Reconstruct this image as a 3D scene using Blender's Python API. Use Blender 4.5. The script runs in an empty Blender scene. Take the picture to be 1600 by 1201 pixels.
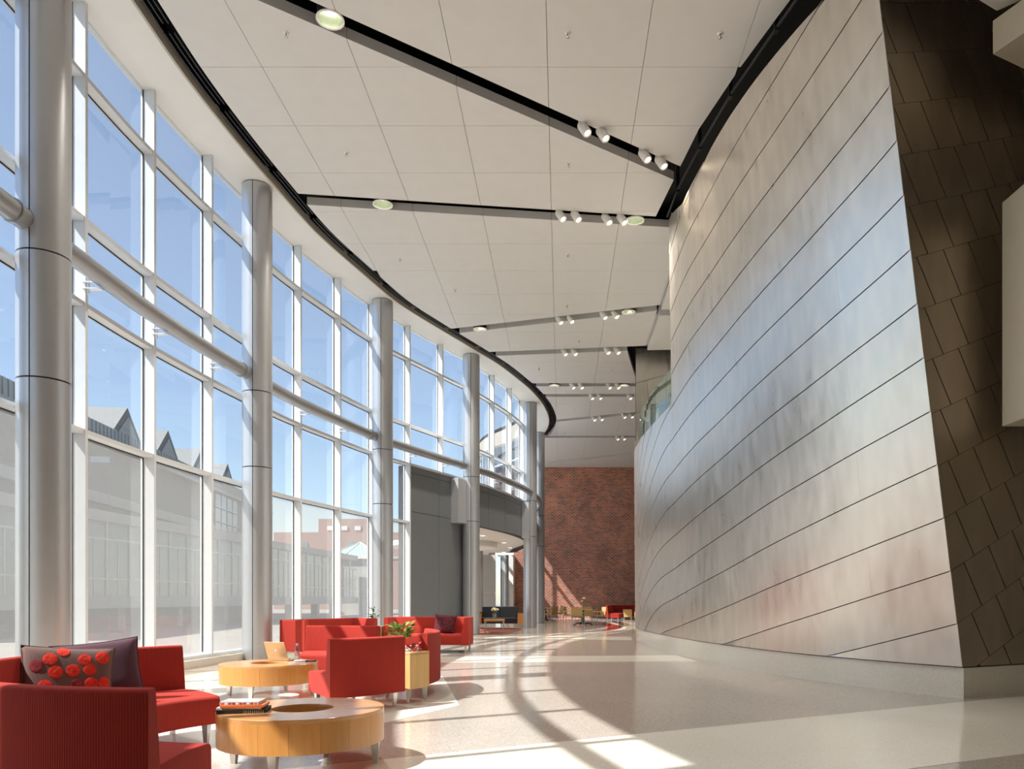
import bpy, bmesh, math, random
import numpy as np
from mathutils import Vector, Matrix
random.seed(7)
PI = math.pi
sc = bpy.context.scene
COL = sc.collection

# ------------------------------------------------------------------ camera, sky, sun, exposure
EYE = 1.255; F = 1195.0; CX, CY = 877.0, 935.0
cam_d = bpy.data.cameras.new('camera'); cam = bpy.data.objects.new('camera', cam_d); COL.objects.link(cam)
cam.location = (0, 0, EYE); cam.rotation_euler = (PI/2, 0, 0)
cam_d.sensor_fit = 'HORIZONTAL'; cam_d.sensor_width = 36; cam_d.lens = F/1600*36
cam_d.shift_x = (800-CX)/1600; cam_d.shift_y = (CY-600.5)/1600
cam_d.clip_end = 600; cam_d.clip_start = 0.05
sc.camera = cam

SUN_DIR = Vector((0.89*math.cos(math.radians(52)), 0.456*math.cos(math.radians(52)), -math.sin(math.radians(52))))
world = bpy.data.worlds.new('world'); sc.world = world; world.use_nodes = True
wn = world.node_tree; bg = wn.nodes['Background']
sky = wn.nodes.new('ShaderNodeTexSky'); sky.sky_type = 'NISHITA'; sky.sun_disc = False
sky.sun_elevation = math.radians(52); sky.sun_rotation = math.atan2(-SUN_DIR.x, -SUN_DIR.y)
sky.air_density = 1.1; sky.dust_density = 0.25; sky.ozone_density = 3.5
hs = wn.nodes.new('ShaderNodeHueSaturation'); hs.inputs['Saturation'].default_value = 0.76; wn.links.new(sky.outputs[0], hs.inputs['Color']); wn.links.new(hs.outputs[0], bg.inputs[0]); bg.inputs[1].default_value = 0.22
sun_d = bpy.data.lights.new('sun', 'SUN'); sun_d.energy = 12.5; sun_d.angle = math.radians(0.55); sun_d.color = (1, 0.97, 0.925)
sun = bpy.data.objects.new('sun', sun_d); COL.objects.link(sun)
sun.rotation_euler = SUN_DIR.to_track_quat('-Z', 'Y').to_euler()
sc.view_settings.view_transform = 'Standard'; sc.view_settings.look = 'None'
sc.view_settings.gamma = 1; sc.view_settings.use_curve_mapping = False
sc.view_settings.exposure = -0.08
sc.cycles.max_bounces = 12; sc.cycles.diffuse_bounces = 7; sc.cycles.transparent_max_bounces = 16

# ------------------------------------------------------------------ materials
def new_mat(name):
    m = bpy.data.materials.new(name); m.use_nodes = True
    return m, m.node_tree, m.node_tree.nodes['Principled BSDF']
def coords(nt, kind='Object', scale=(1, 1, 1), rot=(0, 0, 0)):
    tc = nt.nodes.new('ShaderNodeTexCoord'); mp = nt.nodes.new('ShaderNodeMapping')
    mp.inputs['Scale'].default_value = scale; mp.inputs['Rotation'].default_value = rot
    nt.links.new(tc.outputs[kind], mp.inputs[0]); return mp.outputs[0]
def noise(nt, vec, scale, detail=4, rough=0.55):
    n = nt.nodes.new('ShaderNodeTexNoise'); n.inputs['Scale'].default_value = scale
    n.inputs['Detail'].default_value = detail; n.inputs['Roughness'].default_value = rough
    nt.links.new(vec, n.inputs['Vector']); return n
def ramp(nt, fac, stops):
    r = nt.nodes.new('ShaderNodeValToRGB'); e = r.color_ramp.elements
    while len(e) < len(stops): e.new(0.5)
    for i, (p, c) in enumerate(stops):
        e[i].position = p; e[i].color = (*c, 1)
    nt.links.new(fac, r.inputs[0]); return r.outputs[0]
def bump(nt, p, height, strength, dist):
    b = nt.nodes.new('ShaderNodeBump'); b.inputs['Strength'].default_value = strength
    b.inputs['Distance'].default_value = dist
    nt.links.new(height, b.inputs['Height']); nt.links.new(b.outputs[0], p.inputs['Normal'])
def simple(name, col, rough=0.5, metal=0.0, var=0.06, scale=6.0, bstr=0.0, stretch=(1, 1, 1), spec=0.5, coat=0.0):
    m, nt, p = new_mat(name)
    n = noise(nt, coords(nt, scale=stretch), scale)
    lo = tuple(max(0, c*(1-var)) for c in col); hi = tuple(min(1, c*(1+var)) for c in col)
    nt.links.new(ramp(nt, n.outputs['Fac'], [(0.3, lo), (0.7, hi)]), p.inputs['Base Color'])
    p.inputs['Roughness'].default_value = rough; p.inputs['Metallic'].default_value = metal
    p.inputs['Specular IOR Level'].default_value = spec; p.inputs['Coat Weight'].default_value = coat
    if bstr: bump(nt, p, n.outputs['Fac'], bstr, 0.02)
    return m
def emit(name, col, s):
    m, nt, p = new_mat(name)
    p.inputs['Base Color'].default_value = (*col, 1); p.inputs['Emission Color'].default_value = (*col, 1)
    p.inputs['Emission Strength'].default_value = s; return m
def glass_mat(name, tint, refl=1.0, veil=0.0, veil_col=(0.8, 0.8, 0.78), rough=0.0, lo=0.03, hi=0.55):
    m = bpy.data.materials.new(name); m.use_nodes = True; nt = m.node_tree; nt.nodes.clear()
    out = nt.nodes.new('ShaderNodeOutputMaterial'); tr = nt.nodes.new('ShaderNodeBsdfTransparent')
    gl = nt.nodes.new('ShaderNodeBsdfGlossy'); fr = nt.nodes.new('ShaderNodeMapRange'); lw = nt.nodes.new('ShaderNodeLayerWeight'); pw = nt.nodes.new('ShaderNodeMath'); mx = nt.nodes.new('ShaderNodeMixShader')
    tr.inputs[0].default_value = (*tint, 1); gl.inputs['Roughness'].default_value = rough; gl.inputs[0].default_value = (refl, refl, refl, 1)
    lw.inputs[0].default_value = 0.5; pw.operation = 'POWER'; pw.inputs[1].default_value = 4.0
    nt.links.new(lw.outputs['Facing'], pw.inputs[0]); nt.links.new(pw.outputs[0], fr.inputs['Value'])
    fr.inputs['To Min'].default_value = lo; fr.inputs['To Max'].default_value = hi
    src = tr.outputs[0]
    if veil:
        tl = nt.nodes.new('ShaderNodeBsdfTranslucent'); df = nt.nodes.new('ShaderNodeBsdfDiffuse'); ad = nt.nodes.new('ShaderNodeMixShader')
        tl.inputs[0].default_value = (*veil_col, 1); df.inputs[0].default_value = (*veil_col, 1); ad.inputs[0].default_value = 0.35
        nt.links.new(tl.outputs[0], ad.inputs[1]); nt.links.new(df.outputs[0], ad.inputs[2])
        w = nt.nodes.new('ShaderNodeTexWave'); w.bands_direction = 'Y'; w.inputs['Scale'].default_value = 6.0
        tcv = coords(nt); nt.links.new(tcv, w.inputs['Vector'])
        mr = nt.nodes.new('ShaderNodeMapRange'); mr.inputs['To Min'].default_value = veil*0.9; mr.inputs['To Max'].default_value = veil*1.1
        nt.links.new(w.outputs['Fac'], mr.inputs['Value'])
        vx = nt.nodes.new('ShaderNodeMixShader'); nt.links.new(mr.outputs[0], vx.inputs[0])
        nt.links.new(tr.outputs[0], vx.inputs[1]); nt.links.new(ad.outputs[0], vx.inputs[2]); src = vx.outputs[0]
    nt.links.new(fr.outputs[0], mx.inputs[0]); nt.links.new(src, mx.inputs[1]); nt.links.new(gl.outputs[0], mx.inputs[2])
    nt.links.new(mx.outputs[0], out.inputs[0]); return m
def terrazzo(name, base, chip1, chip2):
    m, nt, p = new_mat(name); v = coords(nt)
    vo = nt.nodes.new('ShaderNodeTexVoronoi'); vo.inputs['Scale'].default_value = 90; nt.links.new(v, vo.inputs['Vector'])
    sep = nt.nodes.new('ShaderNodeSeparateColor'); nt.links.new(vo.outputs['Color'], sep.inputs[0])
    c = ramp(nt, sep.outputs[0], [(0.0, chip1), (0.22, base), (0.78, base), (1.0, chip2)])
    n = noise(nt, v, 0.6, 3)
    mx = nt.nodes.new('ShaderNodeMix'); mx.data_type = 'RGBA'; mx.blend_type = 'MULTIPLY'; mx.inputs[0].default_value = 1
    nt.links.new(c, mx.inputs[6]); nt.links.new(ramp(nt, n.outputs['Fac'], [(0.3, (0.93, 0.92, 0.9)), (0.7, (1, 1, 1))]), mx.inputs[7])
    nt.links.new(mx.outputs[2], p.inputs['Base Color'])
    p.inputs['Roughness'].default_value = 0.13; p.inputs['Specular IOR Level'].default_value = 0.55
    return m
def metal_skin(name, col, rough, bstr=0.35):
    m, nt, p = new_mat(name); v = coords(nt, scale=(1, 1, 0.45))
    n1 = noise(nt, v, 2.2, 2, 0.5); n2 = noise(nt, coords(nt, scale=(1, 1, 0.3), rot=(0.25, 0.2, 0)), 6, 1, 0.4); n3 = noise(nt, coords(nt), 90, 2)
    oi = nt.nodes.new('ShaderNodeObjectInfo')
    add = nt.nodes.new('ShaderNodeMath'); add.operation = 'MULTIPLY_ADD'; add.inputs[1].default_value = 0.04
    nt.links.new(oi.outputs['Random'], add.inputs[0]); nt.links.new(n2.outputs['Fac'], add.inputs[2])
    lo = tuple(c*0.93 for c in col); hi = tuple(min(1, c*1.06) for c in col)
    nt.links.new(ramp(nt, add.outputs[0], [(0.35, lo), (0.8, hi)]), p.inputs['Base Color'])
    p.inputs['Metallic'].default_value = 0.95
    mr = nt.nodes.new('ShaderNodeMapRange'); mr.inputs['To Min'].default_value = rough-0.07; mr.inputs['To Max'].default_value = rough+0.09
    nt.links.new(n2.outputs['Fac'], mr.inputs['Value']); nt.links.new(mr.outputs[0], p.inputs['Roughness'])
    h = nt.nodes.new('ShaderNodeMath'); h.operation = 'MULTIPLY_ADD'; h.inputs[1].default_value = 0.10
    nt.links.new(n2.outputs['Fac'], h.inputs[0]); nt.links.new(n1.outputs['Fac'], h.inputs[2])
    h2 = nt.nodes.new('ShaderNodeMath'); h2.operation = 'MULTIPLY_ADD'; h2.inputs[1].default_value = 0.004
    nt.links.new(n3.outputs['Fac'], h2.inputs[0]); nt.links.new(h.outputs[0], h2.inputs[2])
    bump(nt, p, h2.outputs[0], bstr, 0.06); return m
def fabric(name, col, rib=23.0, axis='Y', bstr=0.5):
    m, nt, p = new_mat(name); v = coords(nt)
    w = nt.nodes.new('ShaderNodeTexWave'); w.bands_direction = axis; w.inputs['Scale'].default_value = rib
    w.inputs['Distortion'].default_value = 0.15; nt.links.new(v, w.inputs['Vector'])
    n = noise(nt, v, 220, 2); n2 = noise(nt, v, 3, 3)
    c1 = tuple(c*0.86 for c in col); c2 = tuple(min(1, c*1.12) for c in col)
    mth = nt.nodes.new('ShaderNodeMath'); mth.operation = 'MULTIPLY_ADD'; mth.inputs[1].default_value = 0.5
    nt.links.new(w.outputs['Fac'], mth.inputs[0]); 
    m2 = nt.nodes.new('ShaderNodeMath'); m2.operation = 'MULTIPLY'; m2.inputs[1].default_value = 0.5
    nt.links.new(n2.outputs['Fac'], m2.inputs[0]); nt.links.new(m2.outputs[0], mth.inputs[2])
    nt.links.new(ramp(nt, mth.outputs[0], [(0.1, c1), (0.85, c2)]), p.inputs['Base Color'])
    p.inputs['Roughness'].default_value = 0.85; p.inputs['Sheen Weight'].default_value = 0.04; p.inputs['Specular IOR Level'].default_value = 0.2
    h = nt.nodes.new('ShaderNodeMath'); h.operation = 'ADD'; nt.links.new(w.outputs['Fac'], h.inputs[0]); nt.links.new(n.outputs['Fac'], h.inputs[1])
    bump(nt, p, h.outputs[0], bstr, 0.003); return m
def wood(name, col, grain=(1, 1, 0.06), rough=0.3, var=0.16, coat=0.3):
    m, nt, p = new_mat(name); v = coords(nt, scale=grain)
    n = noise(nt, v, 26, 6, 0.6); oi = nt.nodes.new('ShaderNodeObjectInfo')
    a = nt.nodes.new('ShaderNodeMath'); a.operation = 'MULTIPLY_ADD'; a.inputs[1].default_value = 0.35
    nt.links.new(oi.outputs['Random'], a.inputs[0]); nt.links.new(n.outputs['Fac'], a.inputs[2])
    lo = tuple(c*(1-var) for c in col); hi = tuple(min(1, c*(1+var)) for c in col)
    nt.links.new(ramp(nt, a.outputs[0], [(0.35, lo), (0.95, hi)]), p.inputs['Base Color'])
    p.inputs['Roughness'].default_value = rough; p.inputs['Coat Weight'].default_value = coat; p.inputs['Coat Roughness'].default_value = 0.15
    return m
def brick_mat(name):
    m, nt, p = new_mat(name)
    tc = nt.nodes.new('ShaderNodeTexCoord'); sp = nt.nodes.new('ShaderNodeSeparateXYZ'); cb = nt.nodes.new('ShaderNodeCombineXYZ')
    nt.links.new(tc.outputs['Object'], sp.inputs[0]); nt.links.new(sp.outputs[0], cb.inputs[0]); nt.links.new(sp.outputs[2], cb.inputs[1])
    b = nt.nodes.new('ShaderNodeTexBrick'); nt.links.new(cb.outputs[0], b.inputs['Vector'])
    b.inputs['Scale'].default_value = 1.0; b.inputs['Brick Width'].default_value = 0.235; b.inputs['Row Height'].default_value = 0.096
    b.inputs['Mortar Size'].default_value = 0.011; b.inputs['Bias'].default_value = -0.1
    b.inputs['Color1'].default_value = (0.54, 0.15, 0.07, 1); b.inputs['Color2'].default_value = (0.16, 0.07, 0.06, 1)
    b.inputs['Mortar'].default_value = (0.60, 0.50, 0.42, 1)
    n = noise(nt, cb.outputs[0], 0.9, 4)
    mx = nt.nodes.new('ShaderNodeMix'); mx.data_type = 'RGBA'; mx.blend_type = 'MULTIPLY'; mx.inputs[0].default_value = 1
    nt.links.new(b.outputs['Color'], mx.inputs[6]); nt.links.new(ramp(nt, n.outputs['Fac'], [(0.3, (0.75, 0.72, 0.72)), (0.7, (1.15, 1.1, 1.05))]), mx.inputs[7])
    nt.links.new(mx.outputs[2], p.inputs['Base Color']); p.inputs['Roughness'].default_value = 0.8
    bump(nt, p, b.outputs['Fac'], -0.5, 0.01); return m

M = {}
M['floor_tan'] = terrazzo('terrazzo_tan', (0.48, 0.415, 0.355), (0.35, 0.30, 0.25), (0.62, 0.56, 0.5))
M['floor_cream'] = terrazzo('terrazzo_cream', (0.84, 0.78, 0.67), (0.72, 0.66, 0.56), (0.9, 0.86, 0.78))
M['floor_red'] = terrazzo('terrazzo_red', (0.36, 0.06, 0.035), (0.25, 0.04, 0.03), (0.5, 0.2, 0.14))
M['ceiling'] = simple('ceiling_board', (0.64, 0.63, 0.61), 0.6, var=0.02, scale=3)
M['soffit'] = simple('soffit_plaster', (0.72, 0.705, 0.67), 0.7, var=0.02, scale=2)
M['fascia'] = simple('fascia_paint', (0.42, 0.38, 0.32), 0.6, var=0.03)
M['black'] = simple('plenum_black', (0.006, 0.006, 0.007), 0.8, var=0.2)
M['darkmetal'] = simple('dark_metal', (0.02, 0.02, 0.022), 0.45, 0.3)
M['alu'] = simple('white_aluminium', (0.66, 0.68, 0.70), 0.35, 0.0, var=0.02)
M['silver'] = simple('silver_column_paint', (0.53, 0.535, 0.55), 0.35, 0.65, var=0.02)
M['pipe'] = simple('silver_tube_paint', (0.36, 0.365, 0.38), 0.35, 0.6, var=0.03)
M['steel'] = simple('brushed_steel', (0.62, 0.61, 0.58), 0.28, 1.0, var=0.05, scale=40)
M['gasket'] = simple('gasket_rubber', (0.012, 0.012, 0.014), 0.6)
M['glass'] = glass_mat('clear_glazing', (0.90, 0.93, 0.95))
M['veil'] = glass_mat('shaded_glazing', (0.92, 0.92, 0.90), veil=0.17, veil_col=(0.6, 0.6, 0.59))
M['rail_glass'] = glass_mat('green_glass', (0.80, 0.90, 0.84), refl=1.0)
M['vase_glass'] = glass_mat('vase_glass', (0.84, 0.89, 0.90), hi=0.95, lo=0.09)
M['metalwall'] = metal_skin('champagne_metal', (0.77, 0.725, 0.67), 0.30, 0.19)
M['metal_shaded'] = metal_skin('shaded_metal', (0.52, 0.43, 0.33), 0.42, 0.25)  # same wall metal in a darker brown; the side's shade is in the colour
M['metalback'] = simple('joint_backing', (0.05, 0.045, 0.04), 0.6, 0.5)  # dark backing behind the panels, visible through their open joints
M['plinth'] = terrazzo('plinth_terrazzo', (0.72, 0.68, 0.59), (0.63, 0.6, 0.52), (0.8, 0.76, 0.68))
M['beige'] = simple('beige_paint', (0.62, 0.56, 0.44), 0.7, var=0.02)
M['beigegrey'] = simple('warm_grey_paint', (0.46, 0.44, 0.41), 0.6, var=0.02)
M['white'] = simple('white_paint', (0.82, 0.80, 0.75), 0.6, var=0.02)
M['graypanel'] = simple('grey_metal_panel', (0.19, 0.20, 0.215), 0.4, 0.25, var=0.03)
M['graybox'] = simple('light_grey_panel', (0.42, 0.43, 0.45), 0.4, 0.2, var=0.02)
M['brick'] = brick_mat('red_brick')
M['red'] = fabric('red_ribbed_fabric', (0.37, 0.030, 0.019))
M['redx'] = fabric('red_ribbed_fabric_x', (0.37, 0.030, 0.019), axis='X')
M['veneer'] = wood('cherry_veneer', (0.56, 0.25, 0.065))
M['veneer_top'] = wood('cherry_veneer_top', (0.53, 0.25, 0.085), grain=(0.06, 1, 1), rough=0.22)
M['maple'] = wood('maple_veneer', (0.68, 0.42, 0.16))
M['tan'] = fabric('tan_fabric', (0.47, 0.31, 0.13), rib=40)
M['blackfab'] = simple('black_leather', (0.016, 0.017, 0.02), 0.42, var=0.2)
M['plum'] = fabric('plum_linen', (0.095, 0.045, 0.06), rib=60, axis='X', bstr=0.3)
M['taupe'] = fabric('taupe_wool', (0.15, 0.085, 0.075), rib=70, axis='X', bstr=0.3)
M['felt'] = simple('red_felt', (0.62, 0.03, 0.012), 0.95, var=0.2, scale=30, bstr=0.3)
M['feltdark'] = simple('crimson_felt', (0.20, 0.015, 0.02), 0.95, var=0.25, scale=30, bstr=0.3)
M['burgundy'] = simple('burgundy_plush', (0.085, 0.008, 0.014), 0.9, var=0.7, scale=14, bstr=0.4)
M['laptop'] = simple('champagne_laptop', (0.62, 0.50, 0.32), 0.35, 0.6, var=0.03)
M['laptopdark'] = simple('laptop_dark', (0.03, 0.03, 0.035), 0.4)
M['paper'] = simple('page_paper', (0.85, 0.82, 0.76), 0.8, var=0.04, scale=30)
M['orange'] = simple('orange_cover', (0.72, 0.16, 0.035), 0.35, var=0.05)
M['greycover'] = simple('grey_print_cover', (0.5, 0.42, 0.37), 0.35, var=0.5, scale=14)
M['purple'] = simple('violet_print', (0.16, 0.1, 0.2), 0.4)
M['redprint'] = simple('red_print', (0.4, 0.04, 0.03), 0.4)
M['blackcover'] = simple('black_cover', (0.015, 0.015, 0.017), 0.4)
M['label'] = simple('bottle_label', (0.75, 0.45, 0.5), 0.5, var=0.4, scale=30)
M['leaf'] = simple('green_leaf', (0.17, 0.30, 0.045), 0.45, var=0.35, scale=12)
M['leafdark'] = simple('dark_leaf', (0.06, 0.12, 0.03), 0.45, var=0.4, scale=12)
M['redleaf'] = simple('red_leaf', (0.38, 0.02, 0.02), 0.5, var=0.35, scale=12)
M['flower'] = simple('cream_petal', (0.85, 0.8, 0.55), 0.6, var=0.1, scale=20)
M['stem'] = simple('stem', (0.12, 0.16, 0.05), 0.6)
M['carpet'] = simple('rust_carpet', (0.20, 0.062, 0.035), 0.95, var=0.25, scale=40, bstr=0.3)
M['bulb'] = emit('lamp_lens', (1.0, 0.86, 0.66), 5.0)
M['bulbsoft'] = emit('downlight_lens', (1.0, 0.93, 0.8), 4.0)
M['reflector'] = simple('downlight_reflector', (0.55, 0.62, 0.48), 0.25, 0.6, var=0.05)
M['lampwhite'] = simple('lamp_white', (0.8, 0.78, 0.74), 0.45)
M['concrete'] = simple('pale_concrete', (0.42, 0.41, 0.39), 0.85, var=0.06, scale=1.5)
M['gableroof'] = simple('gable_tiles', (0.22, 0.215, 0.205), 0.8, var=0.1)
M['concretedark'] = simple('grey_render', (0.20, 0.195, 0.19), 0.9, var=0.08, scale=1)
M['roofseam'] = simple('standing_seam_roof', (0.42, 0.42, 0.41), 0.6, 0.0, var=0.05)
M['farglass'] = simple('far_window', (0.16, 0.19, 0.2), 0.12, 0.0, var=0.3, scale=0.7, spec=0.9)
M['farframe'] = simple('far_frame', (0.55, 0.55, 0.53), 0.6)
M['farbrick'] = simple('far_brick', (0.33, 0.20, 0.17), 0.9, var=0.06, scale=3)
M['teal'] = simple('skylight_glass', (0.30, 0.50, 0.48), 0.2, var=0.1, spec=0.8)
M['plaza'] = simple('plaza_pavers', (0.24, 0.22, 0.2), 0.9, var=0.12, scale=1.2)
M['shrub'] = simple('shrub_leaf', (0.08, 0.13, 0.05), 0.8, var=0.5, scale=8)

# ------------------------------------------------------------------ mesh helpers
def link(name, me, parent=None, loc=None, rz=0.0):
    o = bpy.data.objects.new(name, me); COL.objects.link(o)
    if parent: o.parent = parent
    if loc is not None: o.location = loc
    if rz: o.rotation_euler = (0, 0, rz)
    return o
def tag(o, label=None, cat=None, group=None, kind=None):
    if label: o['label'] = label
    if cat: o['category'] = cat
    if group: o['group'] = group
    if kind: o['kind'] = kind
    return o
def empty(name, loc, rz=0.0, label=None, cat=None, group=None, kind=None):
    o = bpy.data.objects.new(name, None); COL.objects.link(o); o.location = loc; o.rotation_euler = (0, 0, rz)
    o.empty_display_size = 0.1
    return tag(o, label, cat, group, kind)
class MB:
    def __init__(s): s.v = []; s.f = []
    def add(s, vs, fs):
        b = len(s.v); s.v += [tuple(map(float, v)) for v in vs]; s.f += [tuple(b+i for i in f) for f in fs]; return s
    def box(s, lo, hi, rz=0.0, c=None):
        x0, y0, z0 = lo; x1, y1, z1 = hi
        vs = [(x0, y0, z0), (x1, y0, z0), (x1, y1, z0), (x0, y1, z0), (x0, y0, z1), (x1, y0, z1), (x1, y1, z1), (x0, y1, z1)]
        if rz:
            cx, cy = c if c else ((x0+x1)/2, (y0+y1)/2); k, q = math.cos(rz), math.sin(rz)
            vs = [(cx+(x-cx)*k-(y-cy)*q, cy+(x-cx)*q+(y-cy)*k, z) for x, y, z in vs]
        return s.add(vs, [(0, 3, 2, 1), (4, 5, 6, 7), (0, 1, 5, 4), (1, 2, 6, 5), (2, 3, 7, 6), (3, 0, 4, 7)])
    def bar(s, p0, p1, w, h=None):
        h = h or w; p0 = Vector(p0); p1 = Vector(p1); d = (p1-p0).normalized()
        up = Vector((0, 0, 1)) if abs(d.z) < 0.95 else Vector((0, 1, 0))
        a = d.cross(up).normalized()*w/2; b = a.cross(d).normalized()*h/2
        vs = [p0-a-b, p0+a-b, p0+a+b, p0-a+b, p1-a-b, p1+a-b, p1+a+b, p1-a+b]
        return s.add(vs, [(0, 3, 2, 1), (4, 5, 6, 7), (0, 1, 5, 4), (1, 2, 6, 5), (2, 3, 7, 6), (3, 0, 4, 7)])
    def frus(s, c0, w0, c1, w1):     # square frustum from c0 (width w0) to c1 (width w1)
        vs = []
        for c, w in ((c0, w0), (c1, w1)):
            for a, b in ((-1, -1), (1, -1), (1, 1), (-1, 1)): vs.append((c[0]+a*w/2, c[1]+b*w/2, c[2]))
        return s.add(vs, [(0, 3, 2, 1), (4, 5, 6, 7), (0, 1, 5, 4), (1, 2, 6, 5), (2, 3, 7, 6), (3, 0, 4, 7)])
    def tube(s, pts, r, n=12, cap=True):
        pts = [Vector(p) for p in pts]; rs = r if isinstance(r, (list, tuple)) else [r]*len(pts); rings = []
        for i, p in enumerate(pts):
            t = (pts[min(i+1, len(pts)-1)]-pts[max(i-1, 0)]).normalized()
            up = Vector((0, 0, 1)) if abs(t.z) < 0.9 else Vector((1, 0, 0))
            a = t.cross(up).normalized(); b = a.cross(t)
            rings.append([p+rs[i]*(math.cos(2*PI*k/n)*a+math.sin(2*PI*k/n)*b) for k in range(n)])
        vs = [v for g in rings for v in g]; fs = []
        for i in range(len(pts)-1):
            for k in range(n): fs.append((i*n+k, i*n+(k+1) % n, (i+1)*n+(k+1) % n, (i+1)*n+k))
        if cap: fs.append(tuple(range(n-1, -1, -1))); fs.append(tuple((len(pts)-1)*n+k for k in range(n)))
        return s.add(vs, fs)
    def lathe(s, prof, n=24, c=(0, 0)):
        vs = [(c[0]+r*math.cos(2*PI*k/n), c[1]+r*math.sin(2*PI*k/n), z) for r, z in prof for k in range(n)]
        fs = [(i*n+k, i*n+(k+1) % n, (i+1)*n+(k+1) % n, (i+1)*n+k) for i in range(len(prof)-1) for k in range(n)]
        return s.add(vs, fs)
    def prism(s, poly, z0, z1):
        n = len(poly); a = sum(poly[i][0]*poly[(i+1) % n][1]-poly[(i+1) % n][0]*poly[i][1] for i in range(n))
        if a < 0: poly = poly[::-1]
        vs = [(x, y, z0) for x, y in poly]+[(x, y, z1) for x, y in poly]
        return s.add(vs, [tuple(range(n-1, -1, -1)), tuple(range(n, 2*n))]+[(i, (i+1) % n, n+(i+1) % n, n+i) for i in range(n)])
    def sweep(s, rings, cap=True, closed=False):
        n = len(rings[0]); vs = [v for g in rings for v in g]; fs = []
        m = len(rings)
        for i in range(m if closed else m-1):
            j = (i+1) % m
            for k in range(n): fs.append((i*n+k, i*n+(k+1) % n, j*n+(k+1) % n, j*n+k))
        if cap and not closed: fs.append(tuple(range(n-1, -1, -1))); fs.append(tuple((m-1)*n+k for k in range(n)))
        return s.add(vs, fs)
    def mesh(s, name, mat, smooth=False, fix=False):
        me = bpy.data.meshes.new(name); me.from_pydata(s.v, [], s.f)
        if mat: me.materials.append(M[mat] if isinstance(mat, str) else mat)
        if fix:
            bm = bmesh.new(); bm.from_mesh(me); bmesh.ops.recalc_face_normals(bm, faces=bm.faces); bm.to_mesh(me); bm.free()
        if smooth:
            me.polygons.foreach_set('use_smooth', [True]*len(me.polygons))
        me.update(); return me
    def build(s, name, mat, parent=None, smooth=False, bevel=0.0, loc=None, rz=0.0, fix=True, seg=2):
        me = s.mesh(name, mat, smooth or bevel > 0, fix); o = link(name, me, parent, loc, rz)
        if smooth and not bevel: auto_smooth(me)
        if bevel:
            b = o.modifiers.new('bevel', 'BEVEL'); b.width = bevel; b.segments = seg; b.limit_method = 'ANGLE'; b.angle_limit = math.radians(38)
            b.harden_normals = True
        return o
def auto_smooth(me, ang=35):
    bm = bmesh.new(); bm.from_mesh(me)
    for e in bm.edges:
        if len(e.link_faces) == 2 and e.calc_face_angle(0) > math.radians(ang): e.smooth = False
    bm.to_mesh(me); bm.free()
def round_poly(pts, r, seg=4):
    out = []; n = len(pts)
    for i in range(n):
        p = Vector(pts[i]); a = (Vector(pts[i-1])-p); b = (Vector(pts[(i+1) % n])-p)
        rr = r[i] if isinstance(r, (list, tuple)) else r
        d = min(rr, a.length*0.45, b.length*0.45); p0 = p+a.normalized()*d; p1 = p+b.normalized()*d
        if d < 1e-5: out.append(tuple(p)); continue
        for k in range(seg+1):
            t = k/seg; q = p0*(1-t)**2+p*2*t*(1-t)+p1*t*t; out.append(tuple(q))
    return out
def crom(pts, step):
    P = np.array(pts, float); out = []
    for i in range(len(P)-1):
        p0 = P[max(i-1, 0)]; p1 = P[i]; p2 = P[i+1]; p3 = P[min(i+2, len(P)-1)]
        for t in np.linspace(0, 1, 24, endpoint=False):
            out.append(0.5*((2*p1)+(-p0+p2)*t+(2*p0-5*p1+4*p2-p3)*t*t+(-p0+3*p1-3*p2+p3)*t**3))
    out.append(P[-1]); out = np.array(out)
    for _ in range(60):
        out[1:-1] = 0.25*out[:-2]+0.5*out[1:-1]+0.25*out[2:]
    s = np.r_[0, np.cumsum(np.hypot(*np.diff(out, axis=0).T))]
    n = max(2, int(round(s[-1]/step))); ss = np.linspace(0, s[-1], n+1)
    return np.c_[np.interp(ss, s, out[:, 0]), np.interp(ss, s, out[:, 1])], ss
class Curve2:
    def __init__(s, pts, step=0.1): s.p, s.s = crom(pts, step); s.L = s.s[-1]
    def at(s, t):
        return np.array([np.interp(t, s.s, s.p[:, 0]), np.interp(t, s.s, s.p[:, 1])])
    def tan(s, t):
        d = s.at(min(t+0.15, s.L))-s.at(max(t-0.15, 0)); return d/np.hypot(*d)
    def off(s, t, d):      # offset to the right of travel
        p = s.at(t); q = s.tan(t); return p+d*np.array([q[1], -q[0]])
    def s_of_y(s, y): return float(np.interp(y, s.p[:, 1], s.s))
def band(curve, s0, s1, d0, d1, z0, z1, step=0.3, mb=None):
    mb = mb or MB(); n = max(2, int((s1-s0)/step)+1); rings = []
    for t in np.linspace(s0, s1, n):
        a = curve.off(t, d0); b = curve.off(t, d1)
        rings.append([(a[0], a[1], z0), (b[0], b[1], z0), (b[0], b[1], z1), (a[0], a[1], z1)])
    return mb.sweep(rings)
def clip_poly(poly, cell):
    x0, y0, x1, y1 = cell
    def cut(P, ax, val, keep):
        out = []
        for i in range(len(P)):
            a, b = P[i-1], P[i]; ia = keep*(a[ax]-val) >= 0; ib = keep*(b[ax]-val) >= 0
            if ia != ib:
                t = (val-a[ax])/(b[ax]-a[ax]); out.append((a[0]+t*(b[0]-a[0]), a[1]+t*(b[1]-a[1])))
            if ib: out.append(b)
        return out
    for ax, val, k in ((0, x0, 1), (0, x1, -1), (1, y0, 1), (1, y1, -1)):
        if len(poly) < 3: return []
        poly = cut(poly, ax, val, k)
    return poly
def area(P): return abs(sum(P[i-1][0]*P[i][1]-P[i][0]*P[i-1][1] for i in range(len(P))))/2 if len(P) > 2 else 0
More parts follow.
